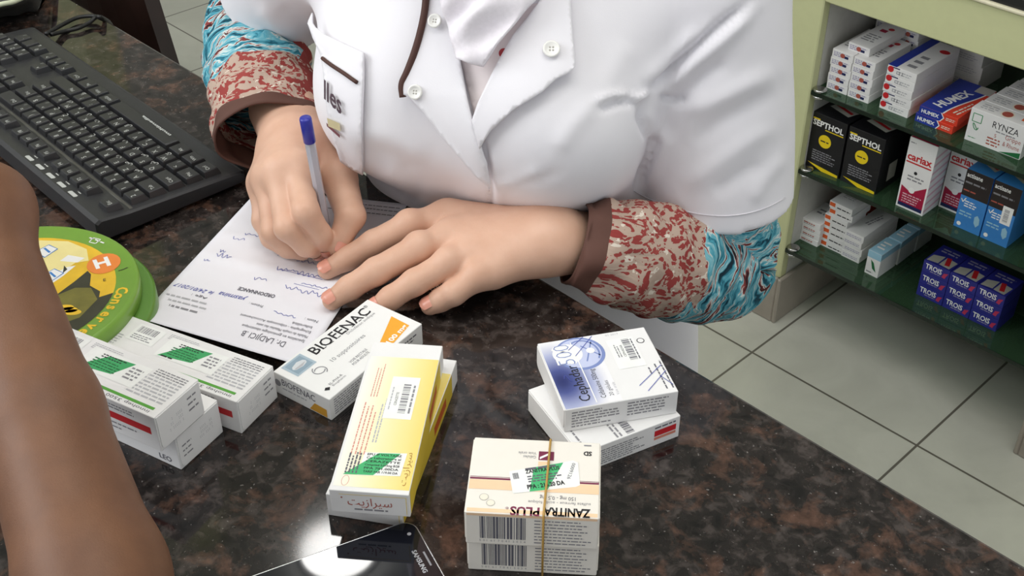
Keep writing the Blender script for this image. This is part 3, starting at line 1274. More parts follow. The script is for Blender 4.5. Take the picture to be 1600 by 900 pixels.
def key(x, y, w, d, leg=None, h=0.0062):
    """one keycap; x, y are in key units from the left front corner of the board"""
    k = MB()
    g = 0.0007
    x0, x1 = x * KU + g, (x + w) * KU - g
    y0, y1 = y * KU + g, (y + d) * KU - g
    zb = float(kz((y0 + y1) / 2)) - 0.0004
    s = 0.0024
    lo = [(x0, y0), (x1, y0), (x1, y1), (x0, y1)]
    hi = [(x0 + s, y0 + s), (x1 - s, y0 + s), (x1 - s, y1 - s * .6), (x0 + s, y1 - s * .6)]
    mid = [(a[0] * .2 + b[0] * .8, a[1] * .2 + b[1] * .8) for a, b in zip(lo, hi)]
    cx, cy = (x0 + x1) / 2, (y0 + y1) / 2
    V = [(a, b, zb) for a, b in lo] + [(a, b, zb + h - .0007) for a, b in mid] + [(a * .97 + cx * .03, b * .97 + cy * .03, zb + h) for a, b in hi]
    Fk = [[0, 3, 2, 1]]
    for t in range(2):
        for j in range(4):
            j2 = (j + 1) % 4
            Fk.append([t * 4 + j, t * 4 + j2, (t + 1) * 4 + j2, (t + 1) * 4 + j])
    Fk.append([8, 9, 10, 11])
    k.add(V, Fk, M_KEY)
    c = Canvas(k, (0, 0, zb + h), (1, 0, 0), (0, -1, 0), 1, 1)
    for t, fx, fy, hh in leg or []:
        c.text(t, x0 + s + (x1 - x0 - 2 * s) * fx, -(y1 - s - (y1 - y0 - 2 * s) * fy), hh, M_LEG, bold=.0, lay=1)
    return k.build('key', kb)


AR = {'A': 'ض', 'Z': 'ص', 'E': 'ث', 'R': 'ق', 'T': 'ف', 'Y': 'غ', 'U': 'ع', 'I': 'ه', 'O': 'خ', 'P': 'ح', 'Q': 'ش', 'S': 'س', 'D': 'ي', 'F': 'ب', 'G': 'ل', 'H': 'ا', 'J': 'ت', 'K': 'ن', 'L': 'م',
      'M': 'ك', 'W': 'ئ', 'X': 'ء', 'C': 'ؤ', 'V': 'ر', 'B': 'لا', 'N': 'ى', ',': 'ة', ';': 'و', ':': 'ز', '!': 'ظ'}


R_ = []
def rowkeys(y, x, names, ws=None, d=1.0):
    for i, nm in enumerate(names):
        w = ws[i] if ws else 1.0
        leg = None
        if nm:
            if len(nm) == 1:
                leg = [(nm, .06, .42, .0046)]
                if nm in AR:
                    leg.append((AR[nm], .55, .92, .0048))
                else:
                    leg.append(('&' if nm.isdigit() else '/', .6, .95, .0036))
            else:
                leg = [(nm, .08, .5, .0036)]
        R_.append((x, y, w, d, leg))
        x += w


rowkeys(1.03, 0.0, ['Ctrl', 'Win', 'Alt', '', 'AltGr', 'Win', 'Fn', 'Ctrl'], [1.25, 1.25, 1.25, 6.25, 1.25, 1.25, 1.25, 1.25])
rowkeys(2.05, 0.0, ['Maj', '<'] + list('WXCVBN,;:!') + ['Maj'], [1.25] + [1] * 11 + [2.75])
rowkeys(3.07, 0.0, ['Caps'] + list('QSDFGHJKLM') + ['u', '*', 'Ent'], [1.75] + [1] * 12 + [1.25])
rowkeys(4.09, 0.0, ['Tab'] + list('AZERTYUIOP') + ['^', '$', 'Ent'], [1.5] + [1] * 12 + [1.5])
rowkeys(5.08, 0.0, list('21234567890') + [')', '=', 'Del'], [1] * 13 + [2])
rowkeys(6.42, 0.0, ['Esc'], [1], .92)
for g0 in (2, 6.5, 11):
    rowkeys(6.42, g0, ['F%d' % k for k in (range(1, 5) if g0 == 2 else range(5, 9) if g0 == 6.5 else range(9, 13))], [1] * 4, .92)
for yy in (4.09, 5.08):
    rowkeys(yy, 15.4, ['Ins', 'Hm', 'Pg'])
rowkeys(2.05, 16.4, ['^'])
rowkeys(1.03, 15.4, ['<', 'v', '>'])
for yy in (1.03, 2.05, 3.07, 4.09):
    rowkeys(yy, 18.8, list('123') if yy > 1.5 else ['0', '', '.'])
rowkeys(2.05, 21.8, ['+'])
for (x, y, w, d, leg) in R_[:100]:
    if w > 6:
        kk = key(x, y, w, d, None)
        k2 = MB()
        c = Canvas(k2, (0, 0, float(kz(1.5 * KU)) + .0060), (1, 0, 0), (0, -1, 0), 1, 1)
        c.text('multimedia', 4.6 * KU, -1.18 * KU, .0030, M_LEG, w=2.9 * KU, bold=.03)
        k2.build('lettering', kk)
    else:
        key(x, y, w, d, leg)
cb = MB()
p0 = U(75, 51, .012)
cable = smoothline([U(72, 53, .012), U(95, 40, .006), U(120, 28, .005), U(145, 25, .006), U(160, 30, .004), U(172, 37, -.02), U(176, 44, -.10)], 8)
cb.tube(cable, .0024, flat('black_cable', '#141414', .5), 8)
cable2 = smoothline([U(80, 54, .010), U(100, 49, .004), U(122, 44, .004), U(140, 35, .005), U(150, 27, .008), U(158, 27, .009), U(170, 34, -.012)], 8)
cb.tube(cable2, .0024, flat('black_cable', '#141414', .5), 8)
tag(cb.build('cable'), 'thin black keyboard cable looping over the far edge of the counter', 'cable')

# dark plastic pouch with a pale hem, upper left corner
pm = MB()
M_POUCH = flat('dark_grey_pouch', '#3d3c3a', .5, bump=.3, vscale=40)
pts_lo = [U(-60, 40, .004), U(0, 24, .004), U(25, 21, .004), U(40, 16, .004), U(55, 15, .004), U(60, 10, .004), U(64, -2, .004), U(70, -25, .004)]
crest = [U(-60, 26, .03), U(0, 10, .034), U(20, 6, .034), U(34, 0, .034), U(48, -8, .03), U(58, -12, .026), U(64, -18, .02), U(72, -34, .012)]
back = [p + np.array([-.01, .09, -.02]) for p in crest]
lo_, cr_, bk_ = smoothline(pts_lo, 6), smoothline(crest, 6), smoothline(back, 6)
N = len(lo_)
V = []
for a, b, c in zip(lo_, cr_, bk_):
    mid = (a + b) / 2 + np.array([0.002, -.006, .004])
    V += [a, mid, b, b * .5 + c * .5 + np.array([0, 0, .006]), c, np.array([c[0], c[1], .0015]), np.array([a[0], a[1], .0015])]
Fq = [[i * 7 + j, i * 7 + (j + 1) % 7, (i + 1) * 7 + (j + 1) % 7, (i + 1) * 7 + j] for i in range(N - 1) for j in range(7)]
Fq += [list(range(7))[::-1], [(N - 1) * 7 + j for j in range(7)]]
pm.add(V, Fq, M_POUCH, True)
pouch = thing('pouch', 'dark grey soft pouch with pale hem in the far left corner of the counter', 'pouch')
pm.build('body', pouch)
pm = MB()
pm.tube([p + np.array([0, 0, .002]) for p in cr_], .0028, flat('pale_green_hem', '#c9cdb2', .6), 8)
pm.build('hem', pouch)
pm = MB()
pm.tube([p * .6 + c_ * .4 + np.array([0, 0, .008]) for p, c_ in zip(cr_, bk_)], .004, flat('purple_trim', '#3d2f55', .6), 8)
pm.build('purple_trim', pouch)

# round green tin
TC = np.array([-0.3676, 0.7163])
tin = thing('round_tin', 'round green tin with a yellow picture on its lid, beside the keyboard', 'tin', (TC[0], TC[1], 0), 0)
M_TG = flat('green_tin_lacquer', '#78a33c', .32)
M_TGD = flat('dark_green_tin_lacquer', '#5d8a35', .32)
m = MB()
m.lathe([(.001, 0.0005), (.0895, .0005), (.0925, .003), (.0925, .024), (.0905, .026), (.088, .0265), (.001, .0265)], M_TGD, 72, Matrix.Translation((.008, .0, 0)))
m.build('body', tin)
m = MB()
m.lathe([(.001, .0268), (.0885, .0268), (.0905, .028), (.0905, .0385), (.0895, .0402), (.087, .0405), (.0855, .0398), (.001, .0398)], M_TG, 72)
cv = Canvas(m, (0, 0, .0398), (1, 0, 0), (0, -1, 0), 1, 1)
M_TYEL = flat('golden_yellow_print', '#f0c331', .35, var=.12, vscale=40)
M_TPALE = flat('pale_yellow_print', '#f8e9a0', .35)
M_TDARK = flat('dark_olive_print', '#3a3a2c', .35, var=.2, vscale=50)
M_TOLIV = flat('olive_print', '#7a7434', .35, var=.2, vscale=50)
M_TORG = flat('orange_badge', '#ef8a3c', .35)
Ri = .0735
cv.disc(0, 0, Ri, M_TYEL, 0, n=64)
cv.poly([(-.0066, -.0702), (.0206, -.0686), (.038, -.058), (.0439, -.0425), (.0344, -.0395), (.0309, -.0335), (.024, -.0276), (-.02, -.01), (-.055, -.03), (-.04, -.055)], M_TPALE, 1)
cv.poly([(.018, -.02), (.030, -.034), (.036, -.036), (.030, -.022), (.022, -.008)], M_WHITE, 2)
cv.poly([(.026, -.050), (.040, -.046), (.036, -.040), (.022, -.042)], M_WHITE, 2)
cv.poly([(.027, -.036), (.031, -.031), (.029, -.026)], M_TDARK, 3)
rim = [(Ri * cos(t_), Ri * sin(t_)) for t_ in np.linspace(-.02, .68, 10)]
cv.poly([(.0331, -.0004), (.0411, -.016), (.0468, -.0291), (.0506, -.0247), (.0538, -.0103), (.0633, -.0032), (.0645, .004)] + rim + [(.050, .048), (.038, .046), (.026, .020)], M_TDARK, 2)
cv.poly([(.0322, .0024), (.0436, -.0075), (.0554, -.0075), (.0640, .0065), (.0572, .0282), (.046, .036), (.033, .024)], M_TOLIV, 3)
for q_ in range(3):
    cv.disc(.0435 + .0035 * q_, .0165 + .0028 * q_, .0062, M_TYEL, 4, ry=.0034)
cv.disc(.0565, -.0385, .0125, M_TORG, 4, ry=.0135)
cv.text('H', .0525, -.0315, .0125, M_WHITE, ang=28, bold=.04, lay=5)
for (x_, y_) in ((.006, -.056), (.020, -.024)):
    cv.poly([(x_ - .007, y_ + .002), (x_ + .001, y_ - .008), (x_ + .010, y_ - .002), (x_ + .003, y_ + .010)], M_SKY, 4)
    cv.poly([(x_ - .006, y_ + .002), (x_ + .001, y_ - .007), (x_ + .009, y_ - .002), (x_ + .003, y_ + .009)], M_WHITE, 5)
    cv.line([(x_ - .001, y_ - .003), (x_ + .005, y_ + .003)], .0018, M_SKY, 6)
cv.text('E', .0625, -.0155, .0035, M_TDARK, ang=20, lay=5)
cv.line([(.070, -.029), (.0735, -.031), (.076, -.0335)], .0008, M_TDARK, 5)
rt = .0752
word = 'Conserve'
TW0, TWS = -6.0, 5.5
for i, chh in enumerate(word):
    a = radians(TW0 + TWS * i)
    # letters run clockwise along the lid rim, tops outwards... read from the outer side
    cv.text(chh, rt * cos(a), rt * sin(a), .0086, M_TYEL, ang=-(TW0 + TWS * i) - 90, bold=.03, lay=2)
for i in range(3):
    a = radians(-64 + 4 * i)
    cv.fine(.0835 * cos(a), .0835 * sin(a), .005, .003, M_WHITE, 1, ang=-30, lay=2, seed=i)
cv.line([(.0372, -.0675), (.0387, -.0735), (.0452, -.0712), (.0428, -.0655), (.0372, -.0675)], .0008, M_WHITE, 2)
m.build('lid', tin)

# ---- prescription sheet: gently curled paper with print and handwriting
PN, PF = U(217, 497, 0.017), U(405, 295, .0015)
P3, P4 = U(637, 319, .0006), U(473, 572, .010)
M_PAPER = flat('white_paper', '#ebeaf0', .8, var=.01)
M_PEN = flat('blue_pen_ink', '#4a55a8', .7)
M_TYPE = flat('grey_type', '#62616b', .7)
PW, PH = .1455, .212       # across b, along a


def sheet(s, t, lift=0.0):
    """s: 0 near edge .. 1 far edge, t: 0 left .. 1 right"""
    g = lambda p: np.array(p)
    p = (1 - s) * ((1 - t) * g(PN) + t * g(P4)) + s * ((1 - t) * g(PF) + t * g(P3))
    curl = .020 * max(0, 1 - s / .34) ** 2 * (1 - .45 * t)
    fold = .0022 * math.exp(-((s - .47 + .05 * t) / .035) ** 2) + .0015 * math.exp(-((s - .62) / .02) ** 2) * (1 - t)
    z = .0008 + curl + fold + .0025 * (1 - t) ** 3 * (s < 1) * (1 - s)
    # keep the pixel of the flat projection: move along the floor as it rises
    v = p - np.array([0, 0, CAMH])
    k = (z - CAMH) / (p[2] - CAMH)
    q = np.array([0, 0, CAMH]) + v * k
    return q + np.array([0, 0, lift])


pp = MB()
NS, NTT = 48, 28
V = [sheet(i / NS, j / NTT) for i in range(NS + 1) for j in range(NTT + 1)]
V += [v - np.array([0, 0, .00025]) for v in V]
o2 = (NS + 1) * (NTT + 1)
Fq = []
for i in range(NS):
    for j in range(NTT):
        a = i * (NTT + 1) + j
        Fq.append([a, a + 1, a + NTT + 2, a + NTT + 1])
        Fq.append([a + o2, a + NTT + 1 + o2, a + NTT + 2 + o2, a + 1 + o2])
edge = [j for j in range(NTT + 1)] + [i * (NTT + 1) + NTT for i in range(1, NS + 1)] + [NS * (NTT + 1) + j for j in range(NTT - 1, -1, -1)] + [i * (NTT + 1) for i in range(NS - 1, 0, -1)]
for a, b in zip(edge, edge[1:] + edge[:1]):
    Fq.append([b, a, a + o2, b + o2])
pp.add(V, Fq, M_PAPER, True)
# page frame seen from the writer: x from the right edge to the left, y from the near edge away
pc = Canvas(pp, (0, 0, 0), (1, 0, 0), (0, 1, 0), PW, PH, fn=lambda x, y, l: sheet(y / PH, 1 - x / PW, l + .0002))
pc.N = np.array([0, 0, 1])


def ptext(t, a, b0, b1, h, mat, bold=0.0, shear=0.0):
    pc.text(t, (1 - b0) * PW, a * PH, h, mat, ang=0, w=abs(b0 - b1) * PW, bold=bold, shear=shear)


_poly = pc.poly
pc.poly = lambda pts, mat, lay=0: pp.add([pc.P(x, y, lay) for x, y in pts], [list(range(len(pts)))], mat)
ptext('Dr. LADJICI .B', .085, .84, .58, .0062, M_TYPE)
for k_, (a, b0, b1) in enumerate([(.115, .93, .55), (.14, .93, .62), (.165, .93, .5), (.19, .92, .80)]):
    ptext(['Spécialiste en gynécologie obstétrique', 'Maladie du couple Maladies des seins', 'Echographie - colposcopie Accouchement', 'Infertilité'][k_], a, b0, b1, .003, M_TYPE)
ptext('Nom :', .225, .93, .85, .003, M_TYPE)
ptext('Prénom :', .235, .585, .50, .003, M_TYPE)
ptext('ORDONNANCE', .305, .61, .38, .0042, M_TYPE, bold=.03)
ptext('yasmina', .255, .47, .30, .0058, M_PEN, shear=.35)
ptext('le 24/01/2017', .245, .27, .02, .0048, M_PEN, shear=.35)
ptext('Age :', .205, .26, .16, .003, M_TYPE)
pc.fine((1 - .27) * PW, .10 * PH, .2 * PW, .005, M_GREYI, 1, fill=.4, seed=12)
pc.fine((1 - .30) * PW, .13 * PH, .26 * PW, .005, M_LGREY, 1, fill=.35, seed=13)
pc.fine((1 - .28) * PW, .155 * PH, .26 * PW, .006, M_LGREY, 1, fill=.3, seed=14)


def scrawl(a, b0, b1, h, seed, wd=.0005):
    r = random.Random(seed)
    n = max(6, int(abs(b0 - b1) * PW / .0016))
    pts = []
    for k in range(n + 1):
        x = (1 - b0) * PW + abs(b0 - b1) * PW * k / n
        y = a * PH + h * (.5 * sin(k * 2.1 + seed) + r.uniform(-.5, .5)) * .6
        pts.append((x, y))
    pc.line([tuple(p) for p in smoothline(pts, 3)], wd, M_PEN)


for i, (a, b0, b1, h) in enumerate([(.215, .8, .66, .005), (.36, .88, .62, .006), (.375, .5, .42, .004), (.40, .86, .7, .003), (.46, .8, .5, .006), (.47, .2, .10, .006), (.50, .14, .1, .004),
                                    (.53, .7, .58, .004), (.545, .52, .45, .004), (.60, .19, .11, .005), (.645, .3, .16, .005), (.42, .1, .06, .003), (.80, .22, .15, .005)]):
    scrawl(a, b0, b1, h, i + 3)
pc.line([((1 - .80) * PW, .445 * PH), ((1 - .52) * PW, .455 * PH)], .0004, M_PEN)
pc.line([((1 - .82) * PW, .385 * PH), ((1 - .66) * PW, .39 * PH)], .0004, M_PEN)
for a_ in (.93, .955, .90):
    pc.fine((1 - .97) * PW, a_ * PH, .5 * PW, .003, M_GREYI, 1, seed=int(a_ * 100))
tag(pp.build('prescription_sheet'), 'white handwritten prescription sheet curling up at its near end, under both hands', 'paper')

# ---- medicine boxes on the counter
M_YCERA = NT('yellow_gradient_print')
_v = M_YCERA.coords()
_s = M_YCERA.n('SeparateXYZ')
M_YCERA.l(_v, _s.inputs[0])
_f = M_YCERA.math('MULTIPLY', _s.outputs['Y'], -1 / .0493)
M_YCERA.base(M_YCERA.ramp(_f, [(0.05, srgb('#f6f4ea')), (0.40, srgb('#f6f0c4')), (.70, srgb('#f3e69e')), (1.0, srgb('#efd876'))]))
M_YCERA.set(Roughness=.45)
M_YSIDE = flat('yellow_side_print', '#dfc23a', .45, var=.06, vscale=20)
M_BGRAD = NT('blue_gradient_print')
_v = M_BGRAD.coords(loc=(-.028, .006, 0))
_l = M_BGRAD.n('VectorMath', operation='LENGTH')
_mp = M_BGRAD.n('Mapping')
_mp.inputs['Scale'].default_value = (1.0, 1.35, 0)
M_BGRAD.l(_v, _mp.inputs[0])
M_BGRAD.l(_mp.outputs[0], _l.inputs[0])
M_BGRAD.base(M_BGRAD.ramp(_l.outputs['Value'], [(0.003, srgb('#222c68')), (.013, srgb('#4a5592')), (.027, srgb('#a9b0d2')), (.042, srgb('#f1f0f2'))]))
M_BGRAD.set(Roughness=.5)
M_STK = flat('white_sticker_paper', '#f2f3f0', .6)
M_STG = flat('green_sticker_print', '#3fa765', .55)
M_STGL = flat('fresh_green_sticker_print', '#45b673', .55)
M_LEOG = flat('leaf_green_print', '#58a23c', .5)
M_PEACH = flat('peach_print', '#f6d2ac', .5)
M_PLUM = flat('plum_print', '#7a2748', .5)
M_PALEW = flat('ivory_carton', '#eee9df', .6, var=.012)
M_AMBER = flat('amber_print', '#f2a92a', .5)
M_GBLUE = flat('grey_blue_print', '#a9bcc8', .5)
M_REDP = flat('salmon_red_ink', '#dd9384', .6)


def flap_part(L, W, H, face, parent, mat, mg=.0012, r=.004, th=.0005, name='tuck_flap'):
    mb = MB()
    cv = canvas_of(mb, L, W, H, face)
    w, h = cv.w, cv.h
    pts = []
    for (cx, cy, a0) in ((w - mg - r, mg, -90), (w - mg - r, h - mg - r, 0), (mg + r, h - mg - r, 90), (mg + r, mg, 180)):
        if cy == mg:
            pts.append((cx + (r if a0 == -90 else -r), mg))
            continue
        for k in range(6):
            a = radians(a0 + 90 * k / 5)
            pts.append((cx + r * cos(a), cy + r * sin(a)))
    V = [cv.O + cv.R * x + cv.D * y for x, y in pts] + [cv.O + cv.R * x + cv.D * y + cv.N * th for x, y in pts]
    n = len(pts)
    mb.add(V, [list(range(n, 2 * n))[::-1]] + [[i, (i + 1) % n, n + (i + 1) % n, n + i] for i in range(n)], mat)
    return mb, Canvas(mb, cv.O + cv.N * th, cv.R, cv.D, w, h)


def counter_box(name, label, cat, origin, yaw, z0, group=None):
    return thing(name, label, cat, (origin[0], origin[1], z0), radians(yaw), group)


def emboss(cv, x, y, w, h, mat, rows=3, ang=0, seed=2):
    r = random.Random(seed)
    c, n = cos(radians(ang)), sin(radians(ang))
    for i in range(rows):
        for k in range(9):
            if r.random() < .25:
                continue
            for q in range(2):
                xx, yy = w * k / 9, h * i / rows + q * h / rows * .35
                cv.disc(x + xx * c + yy * n, y - xx * n + yy * c, .00035, mat, 1, n=6)


# -- long white boxes with green sticker (three)
def leo_box(label, origin, yaw, z0, logo=False):
    Lb, Wb, Hb = .1335, .0422, .0292
    t = counter_box('medicine_box', label, 'medicine box', origin, yaw, z0, 'long white boxes with green stickers')
    c = Carton(Lb, Wb, Hb, M_CARD)
    f = c.face('top')
    f.rect(Lb * .05, Wb * .82, Lb * .24, Wb * .055, M_LEOG, 1)
    f.rect(Lb * .31, Wb * .82, Lb * .65, Wb * .055, M_LEOG, 1)
    f.text('innohep 3500 UI  0,35 ml', Lb * .95, Wb * .905, .0026, M_TYPE, ang=180, w=Lb * .5)
    f.fine(Lb * .97, Wb * .74, Lb * .28, Wb * .5, M_LGREY, 7, ang=180, seed=5)
    f.fine(Lb * .97, Wb * .24, Lb * .24, Wb * .15, M_GREYI, 3, ang=180, seed=6)
    f.fine(Lb * .36, Wb * .08, Lb * .2, Wb * .14, M_LGREY, 4, seed=7)
    f.fine(Lb * .05, Wb * .45, Lb * .1, Wb * .3, M_LGREY, 5, seed=9)
    g = c.face('front')
    g.fine(Lb * .1, Hb * .1, Lb * .86, Hb * .17, M_GREYI, 2, seed=11)
    g.rect(Lb * .1, Hb * .36, Lb * .86, Hb * .2, M_RED, 1)
    g.fine(Lb * .1, Hb * .64, Lb * .86, Hb * .1, M_GREYI, 1, seed=12)
    g.fine(Lb * .1, Hb * .78, Lb * .7, Hb * .09, M_GREYI, 1, seed=13)
    if logo:
        g.mb.F, g.mb.V, g.mb.M, g.mb.S, g.mb.mats = [], [], [], [], []
        c = Carton(Lb, Wb, Hb, M_CARD)
        g = c.face('front')
        g.text('LEO', Lb * .865, Hb * .88, .0045, M_TYPE, bold=.02)
        g.fine(Lb * .05, Hb * .12, Lb * .62, Hb * .18, M_GREYI, 1, seed=4, fill=.6)
        g.fine(Lb * .3, Hb * .38, Lb * .42, Hb * .3, M_LGREY, 3, seed=5)
        g.fine(Lb * .1, Hb * .75, Lb * .55, Hb * .1, M_LGREY, 1, seed=6)
    c.mb.build('carton', t)
    mb, cv = flap_part(Lb, Wb, Hb, 'right', t, M_CARD)
    if logo:
        emboss(cv, Wb * .5, Hb * .3, Wb * .32, Hb * .35, M_LGREY, seed=3)
        cv.fine(Wb * .1, Hb * .3, Wb * .22, Hb * .45, M_GREYI, 3, seed=3, fill=.28)
    else:
        emboss(cv, Wb * .25, Hb * .35, Wb * .32, Hb * .4, M_LGREY, seed=4)
        cv.fine(Wb * .68, Hb * .15, Wb * .22, Hb * .5, M_GREYI, 3, seed=3, fill=.28)
    mb.build('tuck_flap', t)
    if not logo:
        q = MB()
        cv = canvas_of(q, Lb, Wb, Hb, 'top')
        sw = Lb * .27
        cv.poly([(Lb * .15, Wb * .10), (Lb * .33, Wb * .10), (Lb * .33, Wb * .52), (Lb * .15, Wb * .52)], M_STK, 2)
        cv.bars(Lb * .17, Wb * .14, Lb * .13, Wb * .16, M_GREYI, lay=3)
        cv.fine(Lb * .17, Wb * .34, Lb * .13, Wb * .14, M_GREYI, 3, lay=3)
        q.build('barcode_sticker', t)['label'] = 'white barcode sticker'
        q = MB()
        cv = canvas_of(q, Lb, Wb, Hb, 'top')
        cv.poly([(Lb * .38, Wb * .16), (Lb * .76, Wb * .16), (Lb * .76, Wb * .66), (Lb * .38, Wb * .66)], M_STK, 2)
        cv.poly([(Lb * .50, Wb * .24), (Lb * .66, Wb * .20), (Lb * .60, Wb * .56), (Lb * .40, Wb * .64)], M_STG, 3)
        cv.fine(Lb * .46, Wb * .22, Lb * .16, Wb * .1, M_INK, 2, lay=4, seed=4)
        cv.fine(Lb * .44, Wb * .34, Lb * .18, Wb * .22, M_DGRN, 4, lay=4, seed=5)
        cv.fine(Lb * .42, Wb * .58, Lb * .1, Wb * .07, M_INK, 1, lay=4, seed=6)
        cv.fine(Lb * .66, Wb * .25, Lb * .08, Wb * .3, M_GREYI, 4, lay=4, seed=7)
        q.build('price_sticker', t)['label'] = 'white price sticker with a green flash'
    return t


leo_box('long white medicine box with green sticker, lying between round tin and stacked pair', (-.2857, .7071), -26.6, 0.0)


def from_corner(pt, yaw, L_, W_, a, b):
    ca, sa = cos(radians(yaw)), sin(radians(yaw))
    av, bv = np.array([ca, sa]), np.array([sa, -ca])
    return np.array(pt[:2]) - av * L_ * a - bv * W_ * b


ob = from_corner(U(283.6, 734.5, 0), -29.5, .1335, .0422, 1, 1)
leo_box('long white medicine box at the bottom of the pair nearest the forearm', ob, -29.5, 0.0, logo=True)
of = from_corner(U(310, 593, .0584), -28.7, .1335, .0422, 1, 0)
leo_box('long white medicine box with red stripe, topmost of the pair nearest the forearm', of, -28.7, .0294)

# -- white box with serif lettering and amber triangle
Lb, Wb, Hb = .1026, .0525, .0194
t = counter_box('medicine_box', 'white medicine box with amber triangle, lying beside the prescription sheet', 'medicine box', (-.1683, .6528), 55.2, 0.0)
c = Carton(Lb, Wb, Hb, flat('bright_white_carton', '#efefed', .55, var=.01))
f = c.face('top')
f.text('BIOFENAC', Lb * .30, Wb * .24, .0092, M_INK, w=Lb * .60, bold=.012)
for k_ in range(8):     # slab serifs under the letters
    f.rect(Lb * (.303 + .0755 * k_), Wb * .232, Lb * .03, .0007, M_INK, 1)
f.text('®', Lb * .905, Wb * .12, .003, M_INK)
f.text('Diclofénac sodique', Lb * .60, Wb * .31, .0026, M_GREYI, w=Lb * .3)
f.text('10 suppositoires', Lb * .31, Wb * .53, .0038, M_GREYI, w=Lb * .35)
f.text('VOIE RECTALE', Lb * .37, Wb * .745, .0024, M_TYPE, w=Lb * .18)
f.text('POUR ADULTE', Lb * .365, Wb * .81, .0024, M_TYPE, w=Lb * .17)
f.poly([(Lb * .94, Wb * .54), (Lb * .93, Wb * .88), (Lb * .70, Wb * .95), (Lb * .64, Wb * .80)], M_AMBER, 1)
f.text('100 mg', Lb * .69, Wb * .92, .0042, M_WHITE, w=Lb * .23, bold=.03, ang=7, lay=2)
f.rect(Lb * .055, Wb * .04, Lb * .19, Wb * .31, M_GBLUE, 1)
f.rect(Lb * .075, Wb * .07, Lb * .15, Wb * .25, flat('blue_grey_print', '#8fa5b4', .5), 2)
f.poly([(Lb * .10, Wb * .16), (Lb * .16, Wb * .13), (Lb * .205, Wb * .16), (Lb * .215, Wb * .20), (Lb * .205, Wb * .24), (Lb * .16, Wb * .26), (Lb * .10, Wb * .24), (Lb * .085, Wb * .20)], flat('silver_print', '#d4d9dc', .4), 3)
f.poly([(Lb * .10, Wb * .21), (Lb * .16, Wb * .21), (Lb * .205, Wb * .21), (Lb * .16, Wb * .25), (Lb * .10, Wb * .235)], M_LGREY, 4)
for s_ in (1, -1):
    f.line([(Lb * (.19 + .045 * cos(a) * s_), Wb * (.50 + .085 * sin(a) * s_ + .02 * s_)) for a in np.linspace(-2.4, 1.2, 12)], .0008, M_GREYI)
f.poly([(Lb * .05, Wb * .83), (Lb * .075, Wb * .80), (Lb * .10, Wb * .84), (Lb * .075, Wb * .88)], M_INK, 1)
f.text('EL-PHA-R', Lb * .115, Wb * .82, .0022, M_TYPE, w=Lb * .13)
f.text('Biopharm', Lb * .12, Wb * .87, .0020, M_GREYI, w=Lb * .13)
g = c.face('left')
g.text('BIOFENAC', Wb * .14, Hb * .46, .0058, M_TYPE, w=Wb * .6, bold=.004)
g.fine(Wb * .14, Hb * .55, Wb * .45, Hb * .13, M_LGREY, 1)
g.poly([(Wb * .62, Hb * .93), (Wb * .72, Hb * .55), (Wb * .93, Hb * .58), (Wb * .93, Hb * .95)], flat('ochre_print', '#dba23a', .5), 1)
g.disc(Wb * .06, Hb * .45, .003, M_GREYI, 1)
g = c.face('front')
g.fine(Lb * .04, Hb * .12, Lb * .3, Hb * .75, M_GREYI, 7, seed=3)
g.fine(Lb * .72, Hb * .2, Lb * .22, Hb * .3, M_TYPE, 2, seed=4)
c.mb.build('carton', t)

